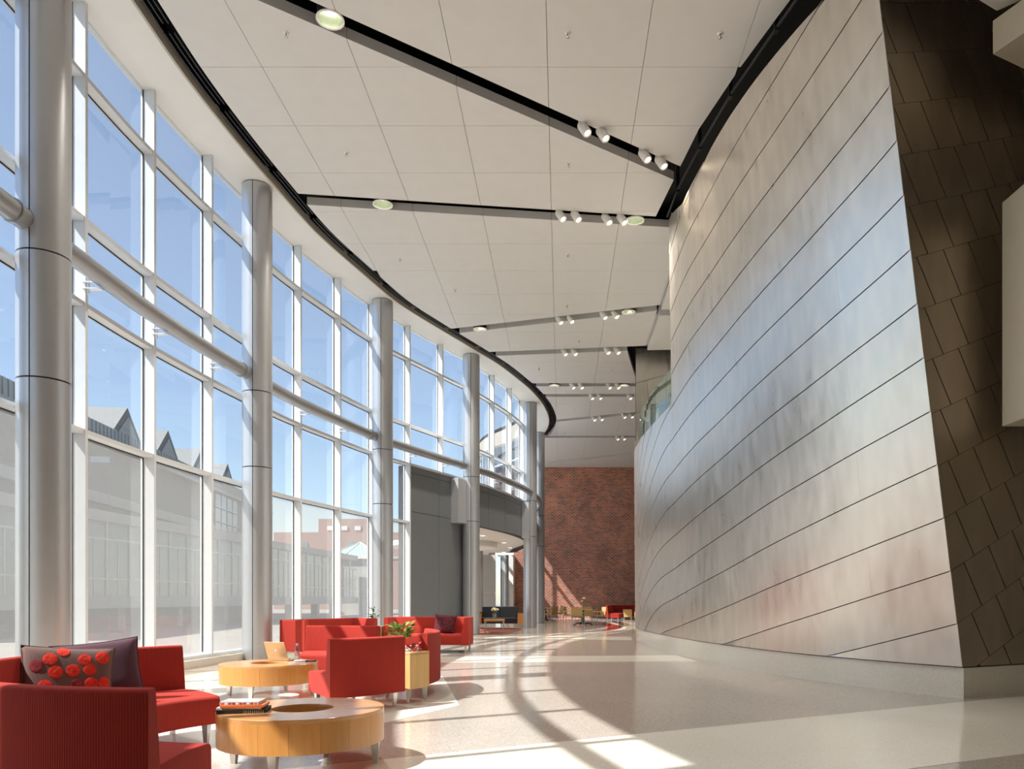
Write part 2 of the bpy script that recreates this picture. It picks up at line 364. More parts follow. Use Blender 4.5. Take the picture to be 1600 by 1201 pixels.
def dedupe(P, e=1e-4):
    out = []
    for p in P:
        if not out or math.hypot(p[0]-out[-1][0], p[1]-out[-1][1]) > e: out.append(p)
    while len(out) > 1 and math.hypot(out[0][0]-out[-1][0], out[0][1]-out[-1][1]) <= e: out.pop()
    return out
def on_floor(x, y, z=0.0):      # photo pixel -> point at height z
    Y = F*(EYE-z)/(y-CY); return ((x-CX)/F*Y, Y)
def on_ceil(x, y, z=9.785):
    Y = F*(z-EYE)/(CY-y); return ((x-CX)/F*Y, Y)

# ------------------------------------------------------------------ the shell
ZC = 9.785
GL = Curve2([(-3.4, -6), (-4.2, -3), (-5.05, 0), (-5.94, 2.95), (-6.37, 4.6), (-6.6, 5.8), (-6.87, 7.8), (-7.0, 11), (-7.03, 12.6), (-6.93, 14.6),
             (-6.8, 16), (-6.69, 17.2), (-6.51, 18.4), (-6.07, 20.3), (-5.58, 22.3), (-4.9, 24), (-4.34, 25.3), (-3.6, 27), (-3.06, 28.3), (-2.5, 30.1),
             (-2.13, 31.4), (-1.74, 33.3), (-1.5, 35.5), (-1.5, 37.5), (-1.8, 39.5), (-2.6, 41.5), (-3.8, 43.5), (-4.6, 45.3), (-5.0, 47.3), (-5.1, 49.7)])
GLF = Curve2([tuple(p) for p in GL.p[::12] if p[1] < 39.0]+[(-1.9, 40), (-2.4, 42), (-2.75, 44.5)])
S = GL.s_of_y
# floor
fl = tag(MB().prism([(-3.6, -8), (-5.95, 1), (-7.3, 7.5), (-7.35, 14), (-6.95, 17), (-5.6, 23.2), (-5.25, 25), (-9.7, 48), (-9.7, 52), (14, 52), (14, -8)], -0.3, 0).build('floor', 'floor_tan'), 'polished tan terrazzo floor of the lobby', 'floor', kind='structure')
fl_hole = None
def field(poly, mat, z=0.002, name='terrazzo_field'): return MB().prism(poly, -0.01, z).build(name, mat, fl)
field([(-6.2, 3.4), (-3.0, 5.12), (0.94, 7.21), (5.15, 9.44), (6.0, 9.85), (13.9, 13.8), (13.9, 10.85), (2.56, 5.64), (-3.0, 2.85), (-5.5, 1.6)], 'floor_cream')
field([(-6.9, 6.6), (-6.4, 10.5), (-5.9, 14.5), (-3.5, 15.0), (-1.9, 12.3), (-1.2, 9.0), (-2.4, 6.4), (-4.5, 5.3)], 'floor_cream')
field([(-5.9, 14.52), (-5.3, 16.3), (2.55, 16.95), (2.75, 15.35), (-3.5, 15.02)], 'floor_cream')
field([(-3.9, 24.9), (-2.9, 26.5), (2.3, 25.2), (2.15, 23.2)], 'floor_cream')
def arc_pts(outer): return Curve2(outer, 0.4).p.tolist()
o1 = arc_pts([(1.5, 29.3), (2.25, 31.2), (2.7, 34), (2.65, 37), (2.2, 40)]); i1 = arc_pts([(1.5, 29.3), (1.85, 31.5), (2.05, 34), (2.0, 37), (2.2, 40)])
field([tuple(p) for p in o1]+[tuple(p) for p in i1[::-1][1:-1]], 'floor_red', 0.003)
o2 = arc_pts([(-3.5, 25.9), (-1, 26.8), (1.4, 28.6), (2.4, 30.7), (2.9, 34), (2.85, 37), (2.4, 40.3)]); i2 = arc_pts([(-3.5, 26.15), (-1, 27.1), (1.3, 28.9), (2.25, 30.9), (2.72, 34), (2.67, 37), (2.22, 40.2)])
field([tuple(p) for p in o2]+[tuple(p) for p in i2[::-1]], 'floor_cream', 0.0025)
tag(MB().prism([(-5.5, 28.3), (-3.3, 27.75), (-2.78, 26.4), (-2.0, 26.3), (-1.75, 28.5), (-1.62, 31), (-2.1, 32.9), (-6.2, 34)], 0.0005, 0.012).build('carpet', 'carpet'),
    'rust red carpet under the black sofa and its table', 'carpet')

# curtain wall
GA, GB = S(2.3), GL.L
tag(band(GL, 0, GA, -0.2, 0.25, 0, ZC+0.1).build('wall_west', 'white'), 'white solid wall where the curtain wall ends', 'wall', kind='structure')
wall = empty('window_1', (0, 0, 0), kind='structure'); tag(wall, 'tall curved curtain wall of white aluminium frames and glass panes', 'window')
S0 = S(12.85); PITCH = 1.9
ms = sorted(S0+k*PITCH for k in range(-20, 30) if GA+0.3 < S0+k*PITCH < GB-0.3)
S_SOLID = S(24.0)         # beyond here the lower band is solid
def mullion(s, z0, z1, nm='mullion'):
    p = GL.at(s); t = GL.tan(s); rz = math.atan2(t[1], t[0])-PI/2
    m = MB().box((-0.03, -0.032, z0), (0.20, 0.032, z1)); return m.build(nm, 'alu', wall, loc=(p[0], p[1], 0), rz=rz)
for s in ms: mullion(s, 0.14 if s < S_SOLID+0.2 else 5.47, ZC)
TR = [3.65, 5.47, 6.69, 8.74]
def transom(z, s0, s1): band(GL, s0, s1, -0.03, 0.18, z-0.032, z+0.032).build('transom', 'alu', wall)
for z in TR: transom(z, GA, S_SOLID if z < 5 else GB)
transom(0.17, GA, S_SOLID); band(GL, GA, GB, -0.03, 0.02, ZC-0.012, ZC).build('head_channel', 'alu', wall)
rows = [0.2, 3.65, 5.47, 6.69, 8.74, ZC+0.02]
edges = [GA]+ms+[GB]
for i in range(len(edges)-1):
    a, b = edges[i], edges[i+1]
    for r in range(5):
        if r < 2 and a >= S_SOLID-0.3: continue
        z0, z1 = rows[r]+0.032, rows[r+1]-0.032
        band(GL, a+0.03, b-0.03, -0.004, 0.006, z0, z1, step=0.9).build('pane', 'veil' if r == 0 else 'glass', wall, fix=True)
        g = MB(); band(GL, b-0.045, b-0.03, 0.008, 0.022, z0, z1, 0.5, g); (band(GL, a+0.03, b-0.03, 0.008, 0.022, z1-0.016, z1, 0.6, g) if r < 4 else None)
        g.build('gasket', 'gasket', wall)
tag(band(GL, GA, S(24.1), -0.05, 0.34, 0.0, 0.14).build('baseboard_glazing', 'plinth'), 'low pale stone sill along the curved glazing', 'sill', kind='structure')

# soffit with its fascia, black gap with diffusers
so = tag(band(GL, 0, GB, -0.08, 0.86, ZC, ZC+0.05).build('trim_1', 'soffit'), 'white curved soffit running along the top of the glass wall', 'soffit', kind='structure')
band(GL, 0, GB, 0.862, 0.90, ZC-0.002, ZC+0.20).build('fascia', 'fascia', so)
band(GL, 0, GB, -0.12, -0.03, ZC+0.05, ZC+0.8).build('outer_fascia', 'fascia', so)
k = 0; s = 0.5
while s < GB-2:
    m = MB()
    for d in (0.97, 1.05, 1.13): band(GL, s, s+1.75, d, d+0.02, ZC+0.06, ZC+0.10, 0.4, m)
    m.build('slot_diffuser', 'darkmetal', so); s += 1.95
tag(MB().prism([tuple(GL.off(t, -0.10)) for t in np.linspace(0, GB, 90)]+[(-5.3, 50.5), (14.3, 50.5), (14.3, -8.3), (-3.4, -8.3)], ZC+0.62, ZC+1.0).build('roof', 'black'), 'black plenum above the ceiling gaps', 'roof', kind='structure')

# ceiling panels, clipped between radial slots
ce = empty('ceiling', (0, 0, ZC), kind='structure'); tag(ce, 'off-white ceiling of square panels cut by dark light slots', 'ceiling')
ceil_left = np.array([GL.off(t, 1.24) for t in np.arange(0, GB, 0.1)])
order = np.argsort(ceil_left[:, 1]); CLY, CLX = ceil_left[order, 1], ceil_left[order, 0]
def cl(y): return float(np.interp(y, CLY, CLX)) if y < CLY[-1] else -4.0
CRP = np.array([(-8, 9.0), (4, 5.4), (8.0, 4.05), (9.5, 3.68), (10.9, 3.26), (12.3, 2.87), (13.9, 2.5), (15.1, 2.35), (17.07, 2.11), (18, 2.05)])
def cr0(y): return float(np.interp(y, CRP[:, 0], CRP[:, 1]))
cr_by_bay = [cr0, cr0, lambda y: 2.88, lambda y: 2.88, lambda y: 2.2+0.19*(y-26)] + [lambda y: 8.0]*6
SL = [(13.44, 0.706, 0.52), (16.81, 0.126, 0.45), (23.1, -0.31, 0.45), (26.15, -0.12, 0.45), (30.3, 0.0, 0.45), (31.9, 0.0, 0.42),
      (36.35, -0.395, 0.45), (40.1, -0.01, 0.45), (47.3, -0.637, 0.5)]
bounds = [(-7.9, 0, 0)]+SL+[(50.0, 0, 0)]
def meet(line, edge, extra):
    y = line[0]
    for _ in range(40): y = 0.5*y+0.5*(line[0]+extra+line[1]*edge(y))
    return y
XS = [-4.79-0.012+1.5275*k for k in range(-3, 12)]; Y0 = 12.28
for bi in range(len(bounds)-1):
    lo, up, cr = bounds[bi], bounds[bi+1], cr_by_bay[bi]
    yl0, yr0 = meet(lo, cl, lo[2]), meet(lo, cr, lo[2]); yl1, yr1 = meet(up, cl, 0), meet(up, cr, 0)
    poly = [(cl(yl0), yl0)]+[(cr(y), y) for y in np.linspace(yr0, yr1, max(2, int(abs(yr1-yr0)/0.4)+2))]+[(cl(y), y) for y in np.linspace(yl1, yl0, max(2, int(abs(yl1-yl0)/0.3)+2))][:-1]
    for ix in range(len(XS)-1):
        for iy in range(-14, 26):
            if bi == 0 and iy < -3 and iy % 4: continue
            ya = Y0+1.524*iy; yb = ya+1.524*(4 if (bi == 0 and iy < -3) else 1)
            if bi == 0 and iy < -3: yb = min(yb, Y0+1.524*-3+ (1.524 if False else 0)) if iy+4 > -3 else yb
            g = 0.004
            c = dedupe(clip_poly(poly, (XS[ix]+g, ya+g, XS[ix+1]-g, yb-g)))
            if area(c) < 0.02: continue
            MB().prism(c, 0, 0.17).build('ceiling_panel', 'ceiling', ce)
# bulkhead beside the mezzanine
bk = tag(MB().prism([(2.9, 17.9), (6.5, 17.9), (6.5, 21.7), (2.9, 22.15)], ZC-0.17, ZC+0.2).build('trim_2', 'ceiling'), 'dropped pale bulkhead between ceiling and metal wall', 'bulkhead', kind='structure')
MB().prism([(2.9, 22.6), (6.5, 22.2), (6.5, 25.5), (2.9, 25.75)], ZC-0.17, ZC+0.2).build('bulkhead_panel', 'ceiling', bk)

# columns
COLS = [(-5.05, 1.75), (-6.46, 9.55), (-6.30, 15.85), (-5.13, 21.95), (-3.16, 26.85), (-1.36, 33.4), (-1.15, 39.4)]
CR = 0.295
def half(r, a0, a1, z0, z1):
    n = 20; A = [a0+(a1-a0)*k/n for k in range(n+1)]
    rings = [[(r*math.cos(a), r*math.sin(a), z0), (r*math.cos(a), r*math.sin(a), z1), ((r-.02)*math.cos(a), (r-.02)*math.sin(a), z1), ((r-.02)*math.cos(a), (r-.02)*math.sin(a), z0)] for a in A]
    return MB().sweep(rings)
sa = math.radians(-86); gp = 0.026
shells = []
for z0, z1 in ((0.01, 3.940), (3.960, 5.490), (5.510, ZC-0.02)):
    for a in (sa, sa+PI):
        me = half(CR, a+gp, a+PI-gp, z0, z1).mesh('cladding_shell', 'silver', True, True); auto_smooth(me, 50); shells.append(me)
core = MB().lathe([(0, 0), (CR-.022, 0), (CR-.022, ZC), (0, ZC)], 32).mesh('core', 'gasket', False, True)
where = ['at the end of the white solid wall', 'behind the patterned cushion', 'behind the laptop table', 'behind the red corner sofa', 'at the end of the grey panel wall', 'beside the black sofa', 'nearest the brick wall']
for i, (x, y) in enumerate(COLS):
    c = empty('column', (x, y, 0), kind='structure')
    tag(c, 'round silver metal-clad column '+where[i] if i < 6 else 'round silver metal-clad column standing closest to the brick wall', 'column', 'columns along the glass wall')
    link('core', core, c)
    for me in shells: link('cladding_shell', me, c)

# horizontal tube between columns, with brackets at the mullions
cs = [S(y-0.35) if False else S(y) for x, y in COLS]
tube_lab = ['between the sill end and the cushion column', 'from the cushion column to the laptop column', 'from the laptop column to the corner sofa column', 'across the grey panel top to the next column', 'above the lounge opening', 'towards the brick wall']
for i in range(len(cs)-1):
    a, b = cs[i]+0.2, cs[i+1]-0.2
    root = empty('tie_tube', (*GL.off((a+b)/2, 0.42), 5.86), kind='structure'); tag(root, 'horizontal silver steel tube '+tube_lab[i], 'tube', 'steel tubes between columns')
    loc = Vector(root.location)
    pts = [Vector((*GL.off(t, 0.42), 5.86))-loc for t in np.linspace(a, b, 26)]
    MB().tube(pts, 0.132, 20).build('tube', 'pipe', root, smooth=True)
    for e in (pts[:2], pts[-2:]):
        d = (e[1]-e[0]).normalized(); q = e[0] if e is not pts[-2:] else e[1]
    for q, d in ((pts[1], 1), (pts[-2], 1)):
        t = (pts[2]-pts[1]).normalized() if q is pts[1] else (pts[-1]-pts[-2]).normalized()
        MB().tube([q-t*0.02, q+t*0.02], 0.15, 20).build('collar', 'pipe', root, smooth=True)
    for s in ms:
        if a+0.3 < s < b-0.3:
            m = MB()
            for dz in (-0.17, -0.08):
                p = GL.off(s, 0.16); q = GL.off(s, 0.42)
                m.bar(Vector((*p, 5.86+dz))-loc, Vector((*q, 5.86+dz))-loc, 0.09, 0.014)
            p = GL.off(s, 0.22); m.bar(Vector((*p, 5.62))-loc, Vector((*p, 5.86))-loc, 0.03)
            m.build('bracket', 'alu', root)

# grey panel wall, fascia over the opening, boxes at the columns
gw = empty('wall_grey', (0, 0, 0), kind='structure'); tag(gw, 'grey metal panel wall set into the lower curtain wall', 'wall')
sg0, sg1 = S(24.0), S(27.25)
band(GL, sg0, sg1, -0.25, 0.10, 0, 5.44).build('backing', 'gasket', gw)
cuts = [sg0, sg0+1.75, sg1]
for i in range(2):
    for z0, z1 in ((0.0, 3.99), (4.005, 5.22), (5.235, 5.46)):
        band(GL, cuts[i]+0.006, cuts[i+1]-0.006, 0.10, 0.13, z0, z1).build('wall_panel', 'graypanel', gw)
fa = empty('wall_fascia', (0, 0, 0), kind='structure'); tag(fa, 'curved grey fascia panels above the lounge opening', 'fascia')
f0 = GLF.s_of_y(27.25)
band(GLF, f0, GLF.L, -0.25, 0.10, 3.95, 5.44).build('backing', 'gasket', fa)
s = f0
while s < GLF.L-0.5:
    e = min(s+1.75, GLF.L)
    for z0, z1 in ((3.93, 5.22), (5.235, 5.46)): band(GLF, s+0.006, e-0.006, 0.10, 0.13, z0, z1).build('fascia_panel', 'graypanel', fa)
    s = e
MB().prism([tuple(GLF.off(t, 0.0)) for t in np.linspace(GLF.s_of_y(38.6), GLF.L, 14)]+[tuple(GL.off(t, -0.1)) for t in np.linspace(S(44.2), S(38.6), 14)], 5.30, 5.43).build('ledge', 'graypanel', fa)
for i, j in ((4, 0), (5, 1)):
    p = np.array(COLS[i]); s = S(COLS[i][1]); t = GL.tan(s); rz = math.atan2(t[1], t[0])-PI/2; q = GL.off(s, 0.13)
    MB().box((0.0, -0.62, 3.86), (0.30, 0.30, 5.38)).build('connector_box', 'graybox', fa, loc=(q[0], q[1], 0), rz=rz, bevel=0.006)
q = GL.off(sg1+0.12, -0.05)
tag(MB().box((q[0]-0.07, q[1]-0.07, 0), (q[0]+0.07, q[1]+0.07, 3.95)).build('trim_3', 'white', bevel=0.004), 'white door jamb at the edge of the grey panels', 'jamb', kind='structure')

# lounge beyond the opening
lc = tag(MB().prism([tuple(GLF.off(t, 0.05)) for t in np.linspace(GLF.s_of_y(26.5), GLF.L, 40)]+[(-3.0, 45.0), (-4.3, 45.6), (-4.6, 48.1), (-9.6, 48.1), (-5.3, 26.0)], 4.0, 4.25).build('ceiling_lounge', 'white'),
    'low white ceiling of the side lounge', 'ceiling', kind='structure')
MB().lathe([(0, 3.72), (2.55, 3.72), (2.6, 3.77), (2.6, 4.0), (0, 4.0)], 72, (-5.75, 37.5)).build('round_soffit', 'white', lc, smooth=True)
for x, y in ((754, 836), (788, 847), (797, 855), (787, 862)):
    X, Y = on_ceil(x, y, 4.0)
    d = empty('ceiling_downlight', (X, Y, 3.99), label='small round downlight in the lounge ceiling', cat='downlight', group='lounge downlights')
    MB().lathe([(0.13, -0.012), (0.17, -0.012), (0.17, 0.01), (0.13, 0.01), (0.13, -0.012)], 24).build('trim_ring', 'lampwhite', d, smooth=True)
    MB().lathe([(0, -0.004), (0.128, -0.004)], 24).build('lens', 'bulbsoft', d, fix=False)
    l = bpy.data.lights.new('lounge_beam', 'SPOT'); l.energy = 350; l.spot_size = 2.3; l.spot_blend = 1.0; l.color = (1, 0.93, 0.82); l.shadow_soft_size = 0.1
    lo = bpy.data.objects.new('lounge_beam', l); COL.objects.link(lo); lo.parent = d; lo.location = (0, 0, -0.03)
we = tag(MB().box((-3.1, 49.7, 0), (14, 50.0, ZC+0.1)).build('wall_end', 'brick'), 'tall red-brown brick end wall', 'wall', kind='structure')
wl = empty('wall_lounge', (0, 0, 0), kind='structure'); tag(wl, 'pale panel wall at the back of the lounge', 'wall')
for x0, x1 in ((-9.6, -7.8), (-7.78, -5.9), (-5.88, -4.92), (-4.9, -4.12)):
    for z0, z1 in ((0, 1.62), (1.64, 4.0)): MB().box((x0, 48.0, z0), (x1, 48.15, z1)).build('wall_panel', 'beigegrey', wl)
MB().box((-3.3, 48.0, 0), (-3.02, 50, 4.0)).build('return', 'white', wl)
MB().box((-4.12, 48.0, 3.9), (-3.3, 48.15, 4.0)).build('head', 'white', wl)
w2 = empty('window_2', (0, 48.1, 0), kind='structure'); tag(w2, 'narrow tall window slot beside the brick wall', 'window')
MB().box((-4.1, 0, 0), (-3.82, 0.01, 3.9)).build('pane', 'glass', w2); MB().box((-3.82, -.05, 0), (-3.72, .05, 3.9)).build('frame', 'graypanel', w2)
MB().box((-3.72, 0, 0), (-3.3, 0.01, 3.9)).build('pane', 'glass', w2)
lcol = [(-4.45, 41.5), (-3.45, 47.3)]
for (x, y), l in zip(lcol, ('slim silver round column under the round lounge soffit', 'slim silver round column in front of the narrow window')):
    c = empty('lounge_column', (x, y, 0), kind='structure', label=l, cat='column')
    MB().lathe([(0, 0), (0.2, 0), (0.2, 3.95), (0, 3.95)], 28).build('shaft', 'silver', c, smooth=True)
    MB().lathe([(0.2, 0), (0.215, 0), (0.215, 0.1), (0.2, 0.1)], 28).build('base_ring', 'steel', c, smooth=True)
w3 = empty('window_3', (-5.25, 25.2, 0), math.atan2(22.9, -4.35)-PI/2, kind='structure'); tag(w3, 'glazed side of the lounge facing the plaza', 'window')
for k in range(11):
    MB().box((-0.05, k*2.3-0.03, 0), (0.1, k*2.3+0.03, 4.0)).build('mullion', 'alu', w3)
    if k < 10: MB().box((0, 0.03+k*2.3, 0.1), (0.01, 2.27+k*2.3, 3.95)).build('pane', 'glass', w3)
MB().box((-0.05, 0, 0), (0.1, 23, 0.1)).build('sill', 'alu', w3)
MB().box((-5.4, 49.7, 4.25), (-3.1, 50.0, ZC+0.1)).build('upper_brickwork', 'brick', we)
# enclosure beyond the picture
tag(MB().box((-3.5, -8.3, 0), (14.3, -8.0, ZC+0.7)).build('wall_back', 'beige'), 'beige wall closing the lobby behind the viewer', 'wall', kind='structure')
tag(MB().box((14.0, -8, 0), (14.3, 50.5, ZC+0.7)).build('wall_east', 'beige'), 'beige wall closing the lobby on the far side', 'wall', kind='structure')

# ------------------------------------------------------------------ the leaning metal wall
BW = Curve2([(5.05, 9.6), (4.62, 10.25), (4.2, 11.0), (3.62, 12.3), (3.2, 13.8), (2.76, 15.8), (2.42, 18.6), (2.2, 21.5), (2.3, 23.5), (2.75, 25.3), (3.6, 26.8), (5.0, 28.0)], 0.05)
# travel is away from the camera with the lobby on its left: offsets to the lobby side are negative
s_edge = BW.s_of_y(17.2)
LS = [0, BW.s_of_y(12.3), BW.s_of_y(15.0), s_edge, BW.L]
LX = [-1.2, -0.76, -0.45, -0.12, 0.0]; LY = [-0.25, -0.12, 0.0, 0.0, 0.0]
LEANH = 8.6
def wall_pt(s, z, d=0.0):
    p = BW.off(s, -d); k = (z-0.39)/LEANH
    return (p[0]+np.interp(s, LS, LX)*k, p[1]+np.interp(s, LS, LY)*k, z)
def ztop(s):
    if s > s_edge: return 5.62
    return float(np.interp(s, [0, BW.s_of_y(15.3), BW.s_of_y(16.6), s_edge], [9.15, 9.15, 9.6, 9.78]))
mw = empty('wall_metal', (0, 0, 0), kind='structure'); tag(mw, 'curved leaning wall clad in champagne metal shingles', 'wall')
def skin(s0, s1, zl, zu, d0, d1, n, mb=None):
    mb = mb or MB(); ss = np.linspace(s0, s1, n+1)
    for i in range(n):
        a, b = ss[i], ss[i+1]; q = []
        la, lb, ua, ub = zl(a), zl(b), zu(a), zu(b)
        if ua-la < 0.004 and ub-lb < 0.004: continue
        ua = max(ua, la); ub = max(ub, lb)
        f = [wall_pt(a, la, d1), wall_pt(b, lb, d1), wall_pt(b, ub, d0), wall_pt(a, ua, d0)]
        r = [wall_pt(a, la, -0.02), wall_pt(b, lb, -0.02), wall_pt(b, ub, -0.02), wall_pt(a, ua, -0.02)]
        fs = [(0, 3, 2, 1), (0, 1, 5, 4), (2, 3, 7, 6)]
        if i == 0: fs.append((3, 0, 4, 7))
        if i == n-1: fs.append((1, 2, 6, 5))
        mb.add(f+r, fs)
    return mb
SLOPE = 0.2; PV = 0.66
def drop(s):
    e = min(max(s-8.8, 0), 5.0); return (0.275*s-0.0085*s*s if s < 10 else 1.9+0.1*(s-10))+0.07*e*e
def drop_up(s):
    e = min(max(s-8.3, 0), 5.0); return 1.26*(1-math.exp(-s/2.6))+0.10*e*e+0.2*e
def seam(k):
    w = min(1.0, max(0.0, (k-4)/7.0)); return lambda s: 0.94+PV*k-(1-w)*drop(s)-w*drop_up(s)
back = MB()
ss = np.linspace(0, s_edge, 50); back.sweep([[wall_pt(s, 0.39, 0.0), wall_pt(s, ztop(s)-.01, 0.0), wall_pt(s, ztop(s)-.01, -0.25), wall_pt(s, 0.39, -0.25)] for s in ss])
ss = np.linspace(s_edge, BW.L, 50); back.sweep([[wall_pt(s, 0.39, 0.0), wall_pt(s, 5.61, 0.0), wall_pt(s, 5.61, -0.25), wall_pt(s, 0.39, -0.25)] for s in ss])
back.build('backing', 'metalback', mw, smooth=True)
PW = 2.35
def row_panels(k, sa, sb, top):
    lo, up = seam(k), seam(k+1)
    zl = lambda s: max(lo(s)+0.006, 0.40); zu = lambda s: min(up(s)-0.006, top(s))
    s = sa-(PW*0.5 if k % 2 else 0.0)
    while s < sb:
        a, b = max(s+0.0007, sa), min(s+PW-0.0007, sb)
        if b-a > 0.05 and max(zu(t)-zl(t) for t in np.linspace(a, b, 9)) > 0.02:
            m = skin(a, b, zl, zu, 0.022, 0.030, 12)
            if m.f:
                me = m.mesh('metal_panel', 'metalwall', False, False)
                bm = bmesh.new(); bm.from_mesh(me); bmesh.ops.remove_doubles(bm, verts=bm.verts, dist=1e-5); bmesh.ops.recalc_face_normals(bm, faces=bm.faces)
                for f in bm.faces: f.smooth = True
                for e in bm.edges:
                    if len(e.link_faces) == 2 and e.calc_face_angle(0) > 0.6: e.smooth = False
                bm.to_mesh(me); bm.free(); link('metal_panel', me, mw)
        s += PW
for k in range(-2, 19): row_panels(k, 0.0, s_edge-0.002, ztop)
for k in range(-2, 24): row_panels(k, s_edge, BW.L, lambda s: 5.62)
# side face of the wall, turning away from the lobby
NE = lambda z: np.array(wall_pt(0.0, z, 0.03))
DV = np.array([0.9, 0.43, 0]); DV = DV/np.linalg.norm(DV)
wsd = empty('wall_side', (0, 0, 0), kind='structure'); tag(wsd, 'shaded side of the metal wall in staggered shingles darkened for shade', 'wall')
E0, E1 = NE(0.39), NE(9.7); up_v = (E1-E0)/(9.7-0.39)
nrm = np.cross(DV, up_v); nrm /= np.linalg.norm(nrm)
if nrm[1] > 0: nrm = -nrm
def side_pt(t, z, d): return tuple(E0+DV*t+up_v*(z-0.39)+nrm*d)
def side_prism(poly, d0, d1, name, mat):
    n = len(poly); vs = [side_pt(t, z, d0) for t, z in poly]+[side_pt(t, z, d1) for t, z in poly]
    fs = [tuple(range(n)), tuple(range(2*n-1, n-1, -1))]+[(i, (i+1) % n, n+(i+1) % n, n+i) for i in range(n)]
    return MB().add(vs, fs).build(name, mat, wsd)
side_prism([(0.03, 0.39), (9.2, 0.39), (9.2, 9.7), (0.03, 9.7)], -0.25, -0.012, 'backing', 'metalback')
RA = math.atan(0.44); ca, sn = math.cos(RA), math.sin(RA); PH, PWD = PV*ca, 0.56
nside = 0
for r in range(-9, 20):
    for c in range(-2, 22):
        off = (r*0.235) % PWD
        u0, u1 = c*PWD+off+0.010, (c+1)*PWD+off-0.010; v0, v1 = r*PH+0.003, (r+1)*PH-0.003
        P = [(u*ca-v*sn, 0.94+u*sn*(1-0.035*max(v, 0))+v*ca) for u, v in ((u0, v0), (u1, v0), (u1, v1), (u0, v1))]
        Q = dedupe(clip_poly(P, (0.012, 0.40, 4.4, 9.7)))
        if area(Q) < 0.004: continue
        nside += 1; side_prism(Q, -0.03, 0.0, 'shaded_panel', 'metal_shaded')
# plinth
tag(band(BW, 0, BW.L, -0.0, 0.3, 0, 0.385, 0.2).build('baseboard_metal', 'plinth'), 'pale terrazzo plinth under the leaning metal wall', 'plinth', kind='structure')
pl = bpy.data.objects['baseboard_metal']
pb = E0+nrm*(-0.03)
MB().prism([(5.05, 9.6), (5.05+DV[0]*9, 9.6+DV[1]*9), (5.05+DV[0]*9-0.1, 9.6+DV[1]*9+0.25), (5.02, 9.85)], 0, 0.384).build('plinth_return', 'plinth', pl)
# mezzanine glass rail on the low drum, upper back volume
rail = empty('glass_balustrade', (0, 0, 0), kind='structure'); tag(rail, 'curved glass balustrade above the low metal drum', 'balustrade')
s = s_edge+0.05
while s < BW.L-1:
    e = s+1.25; band(BW, s+0.008, e-0.008, 0.10, 0.115, 5.5, 6.68, 0.3).build('glass_panel', 'rail_glass', rail); s = e
band(BW, s_edge+0.05, BW.L-0.5, 0.085, 0.13, 5.55, 5.64, 0.3).build('base_channel', 'steel', rail)
tag(MB().prism([(2.75, 17.3), (8, 17.3), (8, 27.8), (4.8, 27.6), (3.5, 26.3), (2.9, 25), (2.55, 23.4), (2.5, 21.5), (2.7, 18.6)], 5.2, 5.5).build('mezzanine_floor', 'white'), 'mezzanine slab behind the glass balustrade', 'floor', kind='structure')
ub = empty('wall_upper', (0, 0, 0), kind='structure'); tag(ub, 'upper metal-clad wall behind the mezzanine', 'wall')
MB().box((2.62, 26.6, 3.0), (9.5, 27.0, ZC+0.5)).build('backing', 'metalback', ub)
for r in range(-3, 12):
    for c in range(0, 4):
        u0, u1 = c*1.7+(r % 2)*0.8-0.8, (c+1)*1.7+(r % 2)*0.8-0.8; v0, v1 = r*1.0, r*1.0+0.985
        P = [(u*0.96-v*0.1, 3.6+v+u*0.27) for u, v in ((u0+.006, v0), (u1-.006, v0), (u1-.006, v1), (u0+.006, v1))]
        Q = dedupe(clip_poly(P, (0.0, 3.2, 6.5, 9.95)))
        if area(Q) < 0.02: continue
        n = len(Q); vs = [(2.6+t, 26.56, z) for t, z in Q]+[(2.6+t, 26.6, z) for t, z in Q]
        MB().add(vs, [tuple(range(n)), tuple(range(2*n-1, n-1, -1))]+[(i, (i+1) % n, n+(i+1) % n, n+i) for i in range(n)]).build('metal_panel', 'metalwall', ub)
MB().box((2.6, 26.62, 3.0), (2.64, 49, ZC+0.5)).build('side_panel', 'metalback', ub) if False else None
# cove in the black gap over the metal wall: pipe and hangers
cv = empty('cove_rail', (0, 0, 0), label='black pipe rail with clamps in the gap over the metal wall', cat='rail')
cp = [(3.55, 10.0, 9.75), (3.2, 11.4, 9.75), (2.85, 12.9, 9.75), (2.6, 14.4, 9.75), (2.42, 15.9, 9.75), (2.36, 17.0, 9.75)]
MB().tube(cp, 0.028, 10).build('pipe', 'darkmetal', cv, smooth=True)
for x, y, z in cp[1:-1]: MB().box((x-.03, y-.05, z-.06), (x+.03, y+.05, z+.65)).build('hanger', 'darkmetal', cv)

# soffit and boxes over the side lobby
tag(MB().prism([(5.37, 9.43), (4.0, 8.68), (4.4, 7.0), (9, 4.0), (9.5, 6)], 8.5, 8.75).build('trim_4', 'white'), 'white soffit corner above the shaded side of the metal wall', 'soffit', kind='structure')
tag(MB().box((5.36, 9.0, 7.95), (7.4, 9.42, 8.36), rz=0.45, c=(5.36, 9.3)).build('trim_5', 'beige', bevel=0.004), 'beige beam end above the shaded side of the metal wall', 'beam', kind='structure')
tag(MB().box((5.62, 9.2, 3.45), (8.6, 9.75, 6.3), rz=0.02, c=(5.62, 9.75)).build('trim_6', 'beige', bevel=0.004), 'beige bulkhead box hung against the shaded side of the metal wall', 'bulkhead', kind='structure')

